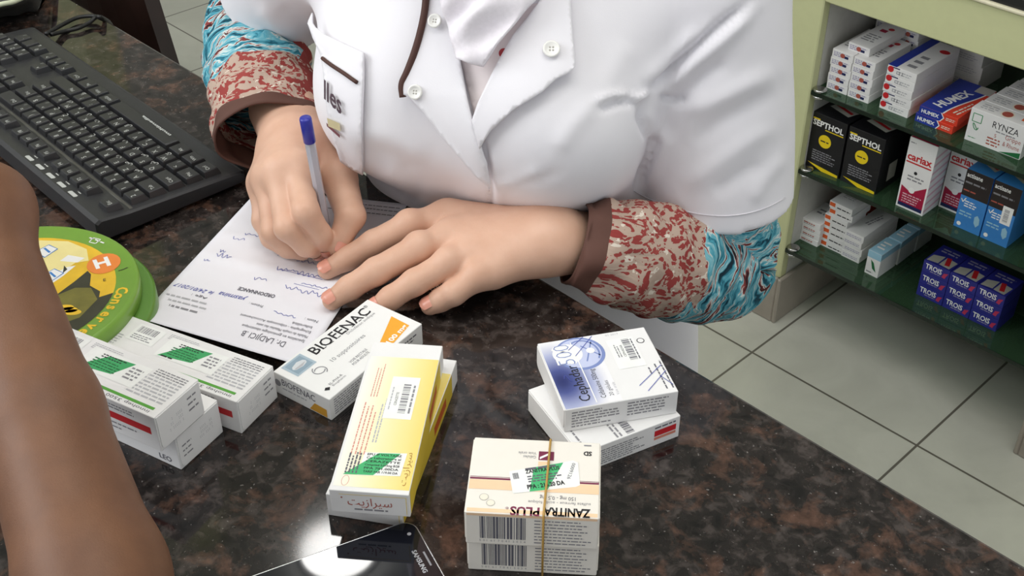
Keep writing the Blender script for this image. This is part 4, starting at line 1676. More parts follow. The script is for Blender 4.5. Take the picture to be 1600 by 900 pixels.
# -- two long yellow and white boxes
def cera(label, origin, yaw, z0, top):
    Lb, Wb, Hb = .1432, .0493, .0192
    t = counter_box('medicine_box', label, 'medicine box', origin, yaw, z0, 'long yellow and white boxes')
    c = Carton(Lb, Wb, Hb, M_CARD)
    f = c.face('top')
    f.rect(Lb * .025, Wb * .035, Lb * .865, Wb * .955, M_YCERA.m, 0)
    g = c.face('front')
    g.rect(Lb * .02, .0003, Lb * .87, Hb - .0006, M_YSIDE, 1)
    g.rect(Lb * .55, Hb * .35, Lb * .22, Hb * .4, flat('burnt_orange_print', '#c2571c', .5), 2)
    e = c.face('left')
    e.line([(Wb * .12, Hb * .16), (Wb * .96, Hb * .14), (Wb * .96, Hb * .9)], .0003, M_YEL, 1)
    word = '\ufe96\ufef3\ufeaf\ufe8d\ufeae\ufef4\ufeb3'
    if top:
        e.text(word, Wb * .22, Hb * .62, .0066, M_TERRA, w=Wb * .56)
        e.fine(Wb * .3, Hb * .72, Wb * .5, Hb * .16, M_GREYI, 1, seed=5)
        e.disc(Wb * .15, Hb * .3, .0006, M_TERRA, 1)
        f.fine(Lb * .60, Wb * .17, Lb * .27, Wb * .12, M_REDP, 3, seed=2, lay=1, fill=.3)
        f.fine(Lb * .22, Wb * .12, Lb * .36, Wb * .22, M_REDP, 4, seed=3, lay=1, fill=.3)
        f.fine(Lb * .30, Wb * .36, Lb * .3, Wb * .08, M_LGREY, 2, seed=5, lay=1)
        f.text(word, Lb * .05, Wb * .93, .004, flat('brown_orange_ink', '#b07a2a', .6), w=Lb * .2, lay=1)
        f.line([(Lb * (.06 + .03 * cos(a)), Wb * (.17 + .045 * sin(a))) for a in np.linspace(0, 2 * pi, 18)], .0003, M_REDP, 1)
    c.mb.build('carton', t)
    mb, cv = flap_part(Lb, Wb, Hb, 'right', t, M_CARD)
    mb.build('tuck_flap', t)
    if top:
        q = MB()
        cv = canvas_of(q, Lb, Wb, Hb, 'top')
        cv.rect(Lb * .46, Wb * .42, Lb * .29, Wb * .38, M_STK, 2)
        cv.bars(Lb * .50, Wb * .60, Lb * .21, Wb * .1, M_GREYI, lay=3)
        cv.fine(Lb * .5, Wb * .72, Lb * .2, Wb * .06, M_GREYI, 1, lay=3)
        cv.text('CERAZETTE', Lb * .55, Wb * .56, .0018, M_INK, lay=3, w=Lb * .09)
        cv.fine(Lb * .52, Wb * .45, Lb * .16, Wb * .04, M_LGREY, 1, lay=3)
        q.build('barcode_sticker', t)['label'] = 'white barcode sticker'
        q = MB()
        cv = canvas_of(q, Lb, Wb, Hb, 'top')
        cv.poly([(Lb * .235, Wb * .32), (Lb * .245, Wb * .86), (Lb * .105, Wb * .84), (Lb * .095, Wb * .30)], M_STK, 2)
        cv.poly([(Lb * .235, Wb * .50), (Lb * .24, Wb * .78), (Lb * .10, Wb * .50), (Lb * .095, Wb * .12)], M_STGL, 3)
        rows = ['EPU IF VOLTAIRE', 'Co Laboratoire al', 'CERAZETTE', 'Comprimé 0.075mg B/28', 'PPA 701.00DA', 'TARIF PAR 119.00 DA']
        for i, s_ in enumerate(rows):
            cv.text(s_, Lb * (.218 - .021 * i), Wb * .36, .0019, M_INK, ang=-90, w=Wb * .44, bold=.02, lay=4)
        cv.fine(Lb * .105, Wb * .12, Lb * .13, Wb * .18, M_TYPE, 4, lay=4, seed=4)
        q.build('price_sticker', t)['label'] = 'white price sticker with a green flash'


oc = from_corner(U(713.8, 563, .0192), 78.14, .1432, .0493, 1, 1)
cera('long yellow and white medicine box lying underneath its twin, mostly hidden', oc, 78.14, 0.0, False)
cera('long yellow and white medicine box with two stickers, lying on top of its twin', (-.1114, .5201), 84.4, .0194, True)

# -- two ivory boxes held by a rubber band
def zan(label, origin, yaw, z0, top):
    Lb, Wb, Hb = .0628, .0778, .0265
    t = counter_box('medicine_box', label, 'medicine box', origin, yaw, z0, 'ivory and plum boxes under a rubber band')
    c = Carton(Lb, Wb, Hb, M_PALEW, .0008)
    f = c.face('top')
    if top:
        f.text('ZANITRA', Lb * .105, Wb * .935, .0066, M_INK, ang=90, w=Wb * .35, bold=.03)
        f.text('PLUS', Lb * .095, Wb * .555, .0066, M_PLUM, ang=90, w=Wb * .22, bold=.03)
        f.text('®', Lb * .09, Wb * .325, .002, M_PLUM, ang=90)
        f.text('sulfate ferreux - acide folique', Lb * .185, Wb * .935, .0023, M_GREYI, ang=90, w=Wb * .47)
        f.text('150 mg - 0,5 mg', Lb * .25, Wb * .82, .0030, M_TYPE, ang=90, w=Wb * .27)
        f.rect(Lb * .43, Wb * .005, Lb * .022, Wb * .99, M_PLUM, 1)
        f.rect(Lb * .46, Wb * .005, Lb * .006, Wb * .99, M_PLUM, 1)
        f.rect(Lb * .30, Wb * .005, Lb * .125, Wb * .99, M_PEACH, 1)
        f.rect(0.0008, 0.001, Lb * .045, Wb - .002, M_PEACH, 1)
        f.rect(Lb * .72, Wb * .52, Lb * .12, Wb * .12, M_PLUM, 1)
        f.poly([(Lb * .73, Wb * .53), (Lb * .76, Wb * .53), (Lb * .83, Wb * .61), (Lb * .80, Wb * .61)], M_WHITE, 2)
        f.rect(Lb * .56, Wb * .52, Lb * .14, Wb * .09, M_PEACH, 1)
        f.text('Gélules', Lb * .775, Wb * .50, .0025, M_GREYI, ang=90, w=Wb * .1)
        f.text('Voie orale', Lb * .825, Wb * .50, .0025, M_GREYI, ang=90, w=Wb * .14)
        f.disc(Lb * .20, Wb * .13, .0028, M_SEAL, 1)
        f.disc(Lb * .20, Wb * .13, .0024, M_CREAM, 2)
        f.disc(Lb * .13, Wb * .185, .0026, M_SEAL, 1)
        f.disc(Lb * .13, Wb * .185, .0022, M_CREAM, 2)
        f.text('SD', Lb * .865, Wb * .935, .0036, M_INK, ang=90, w=Wb * .065, bold=.04)
        f.fine(Lb * .93, Wb * .93, Wb * .06, Lb * .04, M_GREYI, 1, ang=90)
    e = c.face('left')
    e.rect(0.001, 0.0004, Wb - .002, Hb * .07, M_PEACH, 1)
    e.bars(Wb * .11, Hb * .1, Wb * .35, Hb * .7, M_TYPE, seed=8)
    for k_ in range(13):
        e.text('5016170412034'[k_], Wb * (.105 + .028 * k_), Hb * .9, .0017, M_GREYI)
    e.fine(Wb * .52, Hb * .12, Wb * .43, Hb * .8, M_GREYI, 8, seed=6, fill=.35)
    c.mb.build('carton', t)
    mb, cv = flap_part(Lb, Wb, Hb, 'back', t, M_PALEW)
    mb.build('tuck_flap', t)
    mb, cv = flap_part(Lb, Wb, Hb, 'front', t, M_PALEW)
    mb.build('tuck_flap', t)
    if top:
        q = MB()
        cv = canvas_of(q, Lb, Wb, Hb, 'top')
        cv.poly([(Lb * .545, Wb * .30), (Lb * .735, Wb * .79), (Lb * .71, Wb * .83), (Lb * .41, Wb * .85), (Lb * .385, Wb * .82), (Lb * .26, Wb * .345)], M_STK, 3)
        cv.poly([(Lb * .615, Wb * .49), (Lb * .70, Wb * .715), (Lb * .33, Wb * .605), (Lb * .295, Wb * .47)], M_STGL, 4)
        an = -76
        cv.fine(Lb * .60, Wb * .42, Wb * .26, .0024, M_TYPE, 1, ang=an, lay=5, fill=.7)
        cv.text('ZANITRA PLUS', Lb * .525, Wb * .43, .0030, M_INK, ang=an, w=Wb * .27, bold=.03, lay=5)
        cv.fine(Lb * .50, Wb * .44, Wb * .27, .0062, M_TYPE, 3, ang=an, lay=5, fill=.5, seed=9)
        cv.text('PPA : 215.20 DA', Lb * .325, Wb * .455, .0034, M_INK, ang=an, w=Wb * .29, bold=.04, lay=5)
        cv.bars(Lb * .52, Wb * .325, Wb * .045, .005, M_TYPE, ang=an, lay=5)
        cv.text('0009126', Lb * .70, Wb * .785, .0022, M_TYPE, ang=168, w=Lb * .22, lay=5)
        q.build('price_sticker', t)['label'] = 'white price sticker with a green flash'
    return t


zan('ivory medicine box underneath, showing only its bar code side, held by the rubber band', np.array([-.0274, .4881]) + np.array([.0008, .0028]), 86.1, 0.0, False)
zan('ivory medicine box with plum lettering and price sticker, on top under the rubber band', (-.0274, .4881), 86.1, .0267, True)
rb = MB()
ca, sa = cos(radians(86.1)), sin(radians(86.1))
av, bv = np.array([ca, sa, 0]), np.array([sa, -ca, 0])
O_ = np.array([-.0274, .4881, 0])
hw, Lz, Hz = .0006, .0628, .0532
loop = []
cr = [(-.0006, Hz * .03), (-.0007, Hz * .5), (-.0007, Hz + .0002), (.0004, Hz + .0009), (Lz * .5, Hz + .0011), (Lz - .0004, Hz + .0009), (Lz + .0007, Hz + .0002), (Lz + .0038, Hz * .5), (Lz + .0036, .003), (Lz, .0012), (.004, .0011)]
for q_, (a, z) in enumerate(cr):
    b = .0778 * (.588 + .018 * a / Lz)
    loop.append(O_ + av * a + bv * b + np.array([0, 0, z]))
rb.tube(loop, .00075, flat('amber_rubber', '#b8924a', .5), 6, closed=True)
tag(rb.build('rubber_band'), 'thin amber rubber band stretched round the two ivory medicine boxes', 'rubber band')

# -- two blue and white boxes
def cep(label, origin, yaw, z0, top):
    Lb, Wb, Hb = .0711, .0785, .0195
    t = counter_box('medicine_box', label, 'medicine box', origin, yaw, z0, 'blue and white boxes')
    c = Carton(Lb, Wb, Hb, M_CARD)
    f = c.face('top')
    if top:
        f.rect(.0006, .0006, Lb - .0012, Wb * .5, M_BGRAD.m, 0)
        M_PBL = flat('pale_lavender_print', '#c6cdea', .5)
        M_MBL = flat('mid_blue_print', '#7e8fc4', .5)
        f.disc(Lb * .75, Wb * .33, .0175, M_MBL, 1, n=36)
        f.disc(Lb * .755, Wb * .325, .0155, M_PBL, 2, n=36)
        f.disc(Lb * .77, Wb * .22, .0105, M_WHITE, 3, n=30)
        f.line([(Lb * (.75 + .19 * cos(a)), Wb * (.36 + .14 * sin(a))) for a in np.linspace(-.6, 2.2, 14)], .0014, M_MBL, 3)
        f.line([(Lb * .62, Wb * .36), (Lb * .93, Wb * .48)], .001, M_MBL, 3)
        f.line([(Lb * .86, Wb * .36), (Lb * .68, Wb * .50)], .001, M_MBL, 3)
        f.disc(Lb * .77, Wb * .43, .003, M_WHITE, 4)
        f.text('Cephadar', Lb * .075, Wb * .25, .0078, M_INK, w=Lb * .52, bold=.0, lay=4)
        f.text('500', Lb * .615, Wb * .26, .0125, M_WHITE, w=Lb * .30, bold=.06, lay=4)
        f.text('500', Lb * .615, Wb * .26, .0125, M_MBL, w=Lb * .30, bold=-.02, lay=5)
        f.line([(Lb * .03, Wb * .285), (Lb * .93, Wb * .285)], .0008, M_WHITE, 5)
        f.text('Céfalexine 500mg', Lb * .08, Wb * .385, .0038, M_INK, w=Lb * .42)
        f.text('20 gélules', Lb * .09, Wb * .455, .0030, M_TYPE, w=Lb * .22)
        f.text('Voie orale', Lb * .09, Wb * .505, .0022, M_LGREY, w=Lb * .18)
        for k_, (x0, y0, x1, y1) in enumerate([(.30, .84, .42, .86), (.06, .905, .45, .89), (.06, .96, .60, .95)]):
            f.fine(Lb * x0, Wb * y0, Lb * (x1 - x0), .0022, M_TYPE, 1, seed=k_)
        for (x0, y0, x1, y1) in [(.16, .70, .40, .97), (.07, .75, .31, 1.0), (.82, .24, .99, .42), (.72, .28, .98, .50), (.24, .92, .10, .99)]:
            f.line([(Lb * x0, Wb * y0), (Lb * x1, Wb * min(y1, .985))], .0005, M_PEN, 6)
        f.line([(Lb * (.42 + .05 * sin(a)), Wb * (.10 + .012 * a)) for a in np.linspace(0, 5, 14)], .0004, M_PEN, 6)
        f.disc(Lb * .80, Wb * .905, .0028, M_INK, 1)
        f.disc(Lb * .80, Wb * .905, .0022, M_CARD, 2)
        f.text('01 2017', Lb * .945, Wb * .62, .0018, M_LGREY, ang=-90, w=Wb * .12)
    else:
        f.fine(Lb * .06, Wb * .05, Lb * .3, .003, M_GREYI, 1)
        f.fine(Lb * .02, Wb * .36, Lb * .2, .006, M_GREYI, 2)
        f.bars(Lb * .02, Wb * .47, Lb * .26, .006, M_TYPE)
        f.line([(Lb * .6, Wb * .08), (Lb * .9, Wb * .16)], .0004, M_PEN)
    e = c.face('left')
    if top:
        e.fine(Wb * .06, Hb * .12, Wb * .42, Hb * .75, M_GREYI, 6, seed=5, ragged=.6)
        e.fine(Wb * .55, Hb * .1, Wb * .4, Hb * .65, M_GREYI, 5, seed=8, ragged=.4)
    else:
        e.fine(Wb * .1, Hb * .2, Wb * .55, Hb * .7, M_GREYI, 7, seed=5)
        e.rect(Wb * .74, Hb * .30, Wb * .22, Hb * .26, M_RED, 1)
        e.rect(Wb * .74, Hb * .60, Wb * .22, Hb * .12, flat('salmon_print', '#d98a74', .5), 1)
        e.fine(Wb * .74, Hb * .1, Wb * .22, Hb * .14, M_TYPE, 1)
    c.mb.build('carton', t)
    if top:
        q = MB()
        cv = canvas_of(q, Lb, Wb, Hb, 'top')
        cv.rect(Lb * .43, Wb * .60, Lb * .45, Wb * .25, M_STK, 2)
        cv.bars(Lb * .54, Wb * .735, Lb * .32, .0055, M_TYPE, lay=3)
        cv.fine(Lb * .54, Wb * .81, Lb * .32, .002, M_TYPE, 1, lay=3)
        cv.text('CEPHADAR', Lb * .6, Wb * .72, .0018, M_INK, lay=3)
        cv.fine(Lb * .6, Wb * .64, Lb * .2, .0036, M_GREYI, 2, lay=3)
        q.build('barcode_sticker', t)['label'] = 'white barcode sticker'
    mb, cv = flap_part(Lb, Wb, Hb, 'back', t, M_CARD)
    mb.build('tuck_flap', t)


cor = U(1060, 682, 0)
oc = from_corner(cor, 117.8, .0711, .0785, 0, 1)
cep('white medicine box with red stripe, underneath the blue emblem box', oc, 117.8, 0.0, False)
cep('white medicine box with blue round emblem and pen marks, near the counter edge', (.0348, .5904), 103.9, .0197, True)

# -- phone lying at the lower edge
PC = U(644, 810, .0075)
YW = radians(-153.9)
ph = thing('smartphone', 'black smartphone with a thin silver rim lying face up at the bottom edge', 'phone', (PC[0], PC[1], 0), YW)
M_PHB = flat('black_phone_back', '#15161a', .3)
M_PHR = flat('silver_rim', '#c9cacc', .2, 1.0)
k = NT('black_phone_glass')
_f, _ = k.noise(k.coords(), 30, 3)
k.base(k.ramp(_f, [(0.3, srgb('#0c0e16')), (.7, srgb('#12141d'))]))
k.set(Roughness=.03, Specular_IOR_Level=.5)
M_PHG = k.m


def rrect(x0, y0, x1, y1, r, n=7):
    pts = []
    for cx, cy, a0 in ((x1 - r, y1 - r, 0), (x0 + r, y1 - r, 90), (x0 + r, y0 + r, 180), (x1 - r, y0 + r, 270)):
        for i in range(n):
            a = radians(a0 + 90 * i / (n - 1))
            pts.append((cx + r * cos(a), cy + r * sin(a)))
    return pts


# local x along the long top edge, y towards the viewer
PLn, PWd = .138, .068
m = MB(); m.prism(rrect(0, 0, PLn, PWd, .009), .0006, .0066, M_PHB, bev=.0006); m.build('body', ph)
m = MB()
ring = rrect(.0003, .0003, PLn - .0003, PWd - .0003, .0088)
m.tube([(x, y, .0066) for x, y in ring], .0006, M_PHR, 6, closed=True)
m.build('rim', ph)
m = MB(); m.prism(rrect(.0008, .0008, PLn - .0008, PWd - .0008, .0083), .0066, .0073, M_PHG); m.build('screen', ph)
m = MB()
cv = Canvas(m, (0, 0, .0073), (-1, 0, 0), (0, 1, 0), 1, 1)
M_SIL = flat('silver_lettering', '#b9bcc2', .35, .6)
cv = Canvas(m, (0, 0, .0073), (0, 1, 0), (1, 0, 0), PWd, PLn)
cv.text('SAMSUNG', .0245, .0105, .0030, M_SIL, w=.019, bold=.03)
m.build('lettering', ph)
m = MB()
cv = Canvas(m, (0, 0, .0073), (0, 1, 0), (1, 0, 0), PWd, PLn)
cv.disc(.011, .0065, .0013, M_GREYI, 1)
cv.rect(.028, .0035, .012, .0012, M_GREYI, 1)
m.build('camera_and_speaker', ph)

# round ceiling lamp, mirrored in the phone and the stone
lp = thing('ceiling_lamp', 'round white ceiling lamp', 'lamp', (-.428, 2.03, 1.76))
k = NT('lamp_glow')
em = k.n('Emission')
em.inputs[0].default_value = (1, .99, .96, 1)
em.inputs[1].default_value = 22
k.l(em.outputs[0], k.out.inputs[0])
m = MB(); m.lathe([(.001, -.03), (.09, -.03), (.094, -.026), (.094, -.012), (.001, -.012)], k.m, 48); m.build('diffuser', lp)
m = MB(); m.lathe([(.001, -.012), (.10, -.012), (.102, -.002), (.102, 0), (.001, 0)], M_WHITE, 48); m.build('housing', lp)
# ------------------------------------------------------------ people
def skin_mat(name, col, col2, rough=.48, sss=.08, bump=.25):
    k = NT(name)
    v = k.coords()
    f, _ = k.noise(v, 38, 4, .55)
    f2, _ = k.noise(v, 900, 3, .6)
    f3, _ = k.noise(v, 12, 2, .5)
    c = k.ramp(f, [(0.3, srgb(col)), (0.72, srgb(col2))])
    k.base(c)
    k.set(Roughness=rough, Specular_IOR_Level=.4)
    k.b.inputs['Subsurface Weight'].default_value = sss
    k.b.inputs['Subsurface Radius'].default_value = (1.0, .35, .2)
    k.b.inputs['Subsurface Scale'].default_value = .004
    k.bump(k.math('ADD', k.math('MULTIPLY', f2, .6), f), bump, .0006)
    return k.m


M_SKIN = skin_mat('fair_skin', '#d2a68d', '#ddb49c')
M_BROWN = skin_mat('brown_skin', '#68452f', '#785239', .5, .06, .4)
M_NAIL = flat('pink_nail', '#dd9a86', .22)
M_COAT = NT('white_coat_cloth')
_v = M_COAT.coords()
_f, _ = M_COAT.noise(_v, 9, 3)
_w, _ = M_COAT.noise(_v, 1400, 2)
M_COAT.base(M_COAT.ramp(_f, [(0.3, srgb('#ebe9ee')), (.7, srgb('#f1eff3'))]))
M_COAT.set(Roughness=.85, Specular_IOR_Level=.15)
M_COAT.bump(_w, .12, .0006)
M_COAT = M_COAT.m
M_PIPE = flat('brown_piping', '#4a2c24', .7)
M_BTN = flat('white_button', '#f0efea', .3)
M_SCARF = flat('white_scarf', '#efeaf0', .8, bump=.15, vscale=300)

woman = thing('person', 'woman in white coat and patterned blouse, leaning on the counter and writing with a pen', 'person',
              tuple(np.array([.05, 1.05, FZ])))
WO = np.array([.05, 1.05, FZ])


def wbuild(mb, name, parent):
    """build in world coordinates, parented under the woman's empty"""
    mb.V = [tuple(np.array(v) - WO) for v in mb.V]
    return mb.build(name, parent)


S_L, S_R = np.array([.155, .905, .205]), np.array([-.165, 1.025, .20])
E_L, E_R = U(1126, 418, -.055), U(398, 38, .058)
W_L, W_R = U(868, 372, .036), U(463, 224, .056)
LD = (S_L - S_R) * np.array([1, 1, 0]); LD /= np.linalg.norm(LD)
FD = np.array([LD[1], -LD[0], 0.0])          # the way she faces
ROT = np.stack([LD, FD, np.array([0, 0, 1.0])], 1)
MID = (S_L + S_R) / 2

# --- hands
def finger(P, pts, radii, dorsal=None):
    ds = []
    for i in range(len(pts) - 1):
        ds.append(rc(P, pts[i], pts[i + 1], radii[i], radii[i + 1]))
    return union(ds, .004)


LH = dict(
    index=([U(700, 340, .034), U(640, 353, .036), U(584, 380, .026), U(542, 404, .015), U(511, 422, .0085)], [.0128, .0118, .0104, .0092, .0076]),
    middle=([U(705, 372, .036), U(655, 388, .037), U(588, 424, .027), U(546, 450, .016), U(519, 469, .0085)], [.0128, .0118, .0106, .0094, .0078]),
    ring=([U(735, 400, .034), U(700, 412, .034), U(648, 441, .025), U(610, 466, .015), U(588, 481, .0085)], [.0122, .0113, .0101, .0090, .0075]),
    pinky=([U(770, 423, .029), U(745, 433, .029), U(708, 458, .020), U(688, 469, .013), U(672, 478, .0085)], [.0114, .0106, .0096, .0086, .0073]),
)
TH_L = ([U(835, 345, .028), U(760, 332, .022), U(700, 340, .016), U(650, 352, .010)], [.0145, .0125, .0105, .0085])
RH = dict(
    index=([U(463, 262, .072), U(478, 330, .060), U(500, 366, .036), U(512, 386, .019)], [.0122, .0102, .0090, .0074]),
    middle=([U(438, 270, .069), U(449, 356, .046), U(478, 383, .027), U(496, 391, .014)], [.0122, .0102, .0090, .0075]),
    ring=([U(420, 279, .058), U(428, 362, .033), U(450, 386, .018), U(472, 393, .011)], [.0115, .0098, .0086, .0074]),
    pinky=([U(411, 288, .044), U(412, 345, .024), U(424, 372, .015), U(445, 389, .0095)], [.0105, .0092, .0082, .0070]),
)
TH_R = ([U(492, 235, .050), U(530, 280, .048), U(548, 338, .040), U(527, 384, .021)], [.0165, .0150, .0118, .0088])


def hand_sdf(P, H, TH, wrist, elbow, pal_k=.014, wk=.78, wax=(0, 0, 1)):
    fs = []
    palm = rc(P, wrist, elbow, .0265, .040, wax, wk)
    first = []
    for nme, (pts, r) in H.items():
        base = pts[0]
        d = rc(P, wrist * .82 + base * .18, base, .0185, r[0] * 1.12)
        first.append(d)
    palm = smin(palm, union(first, .016), .018)
    for nme, (pts, r) in H.items():
        f = finger(P, pts, r)
        fs.append(f)
    hand = palm
    tot = None
    for f in fs:
        # fingers stay apart from one another, but blend into the palm
        g = smin(f, palm, .010)
        tot = g if tot is None else smin(tot, g, .0022)
    th = finger(P, *TH)
    thp = smin(th, smin(palm, rc(P, wrist, TH[0][0], .020, TH[1][0]), .016), .012)
    tot = smin(tot, thp, .0025)
    return tot


def tendons(P, H, wrist, d):
    """soft knuckles and tendon ridges on the back of the hand"""
    for nme, (pts, r) in H.items():
        k = pts[1] if len(pts) > 4 else pts[0]
        d = smin(d, np.sqrt(((P - vec(k + np.array([0, 0, r[0] * .35]))) ** 2).sum(-1)) - r[0] * .64, .008)
    return d


def bounds(pts, m):
    A = np.array(pts)
    return A.min(0) - m, A.max(0) + m


def nail(mb, tip, prev, r, up, ln=.0125, wid=.0048):
    f = tip - prev
    f = f / np.linalg.norm(f)
    u = up - f * (up @ f)
    u = u / np.linalg.norm(u)
    s = np.cross(f, u)
    V, Fq = [], []
    nu, nv = 8, 8
    for i in range(nu + 1):
        t = -0.58 + 1.10 * i / nu
        ww = 1.0 if t < .2 else sqrt(max(0.05, 1 - ((t - .2) / .34) ** 2))
        if i == 0:
            ww = .75
        for j in range(nv + 1):
            a = radians(46) * (2 * j / nv - 1) * ww
            rr = r + .0011 - .0009 * max(0, t) ** 2 * 2
            V.append(tip + f * (ln * t * .72 + .0008) + (u * cos(a) + s * sin(a)) * rr - u * .0004 * (t > .3))
    for i in range(nu):
        for j in range(nv):
            a = i * (nv + 1) + j
            Fq.append([a, a + 1, a + nv + 2, a + nv + 1])
    mb.add(V, Fq, M_NAIL, True)


body = MB()
# left hand and forearm
lo, hi = bounds([q for p, r in list(LH.values()) + [TH_L] for q in p] + [W_L], .03)
lo[2] = -.004


def f_left(P):
    d = hand_sdf(P, LH, TH_L, W_L, E_L)
    return tendons(P, LH, W_L, d)


def f_right(P):
    ax = np.cross(E_R - W_R, U(530, 280, .05) - U(411, 288, .04))
    d = hand_sdf(P, RH, TH_R, W_R, E_R, wax=ax, wk=.8)
    return tendons(P, RH, W_R, d)


def add_iso(mb, f, lo, hi, h, mat, smooth=True):
    V, Fq = surface_nets(f, lo, hi, h)
    mb.add(V, Fq, mat, smooth)
    return V, Fq


hiL = hi.copy()
hiL[0] = max(hi[0], W_L[0] + .05)
add_iso(body, f_left, lo, hiL + np.array([0, .02, .01]), .0011, M_SKIN)
lo, hi = bounds([q for p, r in list(RH.values()) + [TH_R] for q in p] + [W_R], .028)
add_iso(body, f_right, lo, hi + np.array([.0, .05, .01]), .0011, M_SKIN)
for H_, nm_ in ((LH, ('index', 'middle', 'ring', 'pinky')),):
    for nm in nm_:
        p, r = H_[nm]
        vw = (np.array([0, 0, CAMH]) - p[-1]); vw /= np.linalg.norm(vw)
        nail(body, p[-1], p[-2], r[-1], np.array([0, 0, 1.0]) * .8 + vw * .3)
for nm in ('index', 'middle'):
    p, r = RH[nm]
    nail(body, p[-1], p[-2], r[-1], np.array([-.2, -1, .35]))
nail(body, TH_R[0][-1], TH_R[0][-2], TH_R[1][-1], np.array([.9, -.5, .5]))

# upper body and head in one coarse block: arms inside the sleeves, chest, neck, head
HEAD = MID + np.array([0, 0, .235]) + FD * .075
NECK = MID + np.array([0, 0, .06]) + FD * .01


def f_body(P):
    d = rc(P, W_L * .75 + E_L * .25, E_L, .029, .036)
    d = smin(d, rc(P, E_L, S_L, .036, .045), .03)
    d2 = smin(rc(P, W_R * .75 + E_R * .25, E_R, .028, .034), rc(P, E_R, S_R, .034, .043), .03)
    t = ell(P, MID - np.array([0, 0, .08]) + FD * .03, (.11, .07, .14), ROT)
    t = smin(t, rc(P, S_L, S_R, .045, .045), .05)
    d = smin(smin(d, t, .04), d2, .04)
    d = smin(d, rc(P, NECK - np.array([0, 0, .06]), HEAD - np.array([0, 0, .05]), .058, .05), .03)
    h = ell(P, HEAD, (.073, .092, .108), ROT)
    h = smin(h, ell(P, HEAD - np.array([0, 0, .075]) + FD * .045, (.045, .042, .045), ROT), .04)      # jaw
    h = smin(h, rc(P, HEAD + FD * .088 + np.array([0, 0, .008]), HEAD + FD * .108 - np.array([0, 0, .026]), .007, .012), .012)  # nose
    h = smin(h, ell(P, HEAD + FD * .084 - np.array([0, 0, .057]), (.024, .012, .0075), ROT), .006)     # lips
    for s in (-1, 1):
        e = HEAD + LD * .032 * s + FD * .086 + np.array([0, 0, .012])
        h = -smin(-h, np.sqrt(((P - vec(e)) ** 2).sum(-1)) - .016, .012)
        h = smin(h, ell(P, HEAD + LD * .074 * s, (.012, .022, .032), ROT), .008)                        # ears
    return smin(d, h, .03)


bl, bh = bounds([E_L, E_R, S_L, S_R, HEAD + np.array([0, 0, .13]), HEAD + FD * .14, MID - np.array([0, 0, .36]), W_L, W_R], .06)
add_iso(body, f_body, bl, bh, .0055, M_SKIN)
M_EYE = flat('eye_white', '#f2efe8', .2)
M_IRIS = flat('brown_iris', '#3a2418', .2)
for s in (-1, 1):
    e = HEAD + LD * .032 * s + FD * .072 + np.array([0, 0, .012])
    T = Matrix.Translation(e) @ Matrix([(LD[0], FD[0], 0, 0), (LD[1], FD[1], 0, 0), (0, 0, 1, 0), (0, 0, 0, 1)]) @ Matrix.Rotation(-pi / 2, 4, 'X')
    prof_ = [(.0125 * sin(a), .0125 * cos(a) * 1.0) for a in np.linspace(pi, 0.45, 10)]
    body.lathe(prof_, M_EYE, 16, T)
    body.lathe([(.0125 * sin(a), .0125 * cos(a)) for a in np.linspace(.45, .02, 5)], M_IRIS, 16, T)
wbuild(body, 'body', woman)

# --- white coat: torso, shoulders, short sleeves, skirt
BEL = np.array([.015, .971, -.005])
CHE = np.array([-.004, .944, .125])
ARM_L = E_L - S_L
ARM_R = E_R - S_R
HEM_L = S_L + ARM_L * .735
HEM_R = S_R + ARM_R * .62
nL, nR = ARM_L / np.linalg.norm(ARM_L), ARM_R / np.linalg.norm(ARM_R)


def f_coat(P):
    t = ell(P, BEL, (.134, .116, .17), ROT)
    t = smin(t, ell(P, CHE, (.139, .115, .12), ROT), .06)
    for s in (-1, 1):
        t = smin(t, np.sqrt(((P - vec(CHE + FD * .075 + LD * .066 * s - np.array([0, 0, .012]))) ** 2).sum(-1)) - .068, .06)
    t = smin(t, rc(P, S_L - LD * .03, S_R + LD * .03, .06, .06), .07)
    t = smin(t, rc(P, MID, MID + np.array([0, 0, .05]), .075, .06), .05)
    t = smin(t, np.sqrt(((P - vec(BEL - LD * .088 + FD * .026)) ** 2).sum(-1)) - .052, .05)
    # skirt over the hips
    t = smin(t, rc(P, BEL - np.array([0, 0, .06]) + LD * .045 - FD * .03, BEL - np.array([0, 0, .42]) + LD * .055 - FD * .02, .110, .138, FD, .72), .07)
    sl = rc(P, S_L, E_L, .063, .064)
    sl = np.maximum(sl, (P - vec(HEM_L)) @ vec(nL))
    inner = rc(P, S_L, E_L + nL * .1, .056, .059)
    sl = np.maximum(sl, -np.maximum(inner, -((P - vec(HEM_L - nL * .012)) @ vec(nL))))
    sr = rc(P, S_R, E_R, .060, .058)
    sr = np.maximum(sr, (P - vec(HEM_R)) @ vec(nR))
    inner = rc(P, S_R, E_R + nR * .1, .052, .052)
    sr = np.maximum(sr, -np.maximum(inner, -((P - vec(HEM_R - nR * .012)) @ vec(nR))))
    return smin(smin(t, sl, .007), sr, .012)


cl, chh = bounds([HEM_L, HEM_R, S_L, S_R, MID + np.array([0, 0, .06]), BEL - np.array([0, 0, .40]), BEL + LD * .17, BEL - LD * .17, CHE + FD * .12], .075)
cl[2] = BEL[2] - .40
CV, CF = surface_nets(f_coat, cl, chh, .0033)
cn = vnormals(CV, CF)


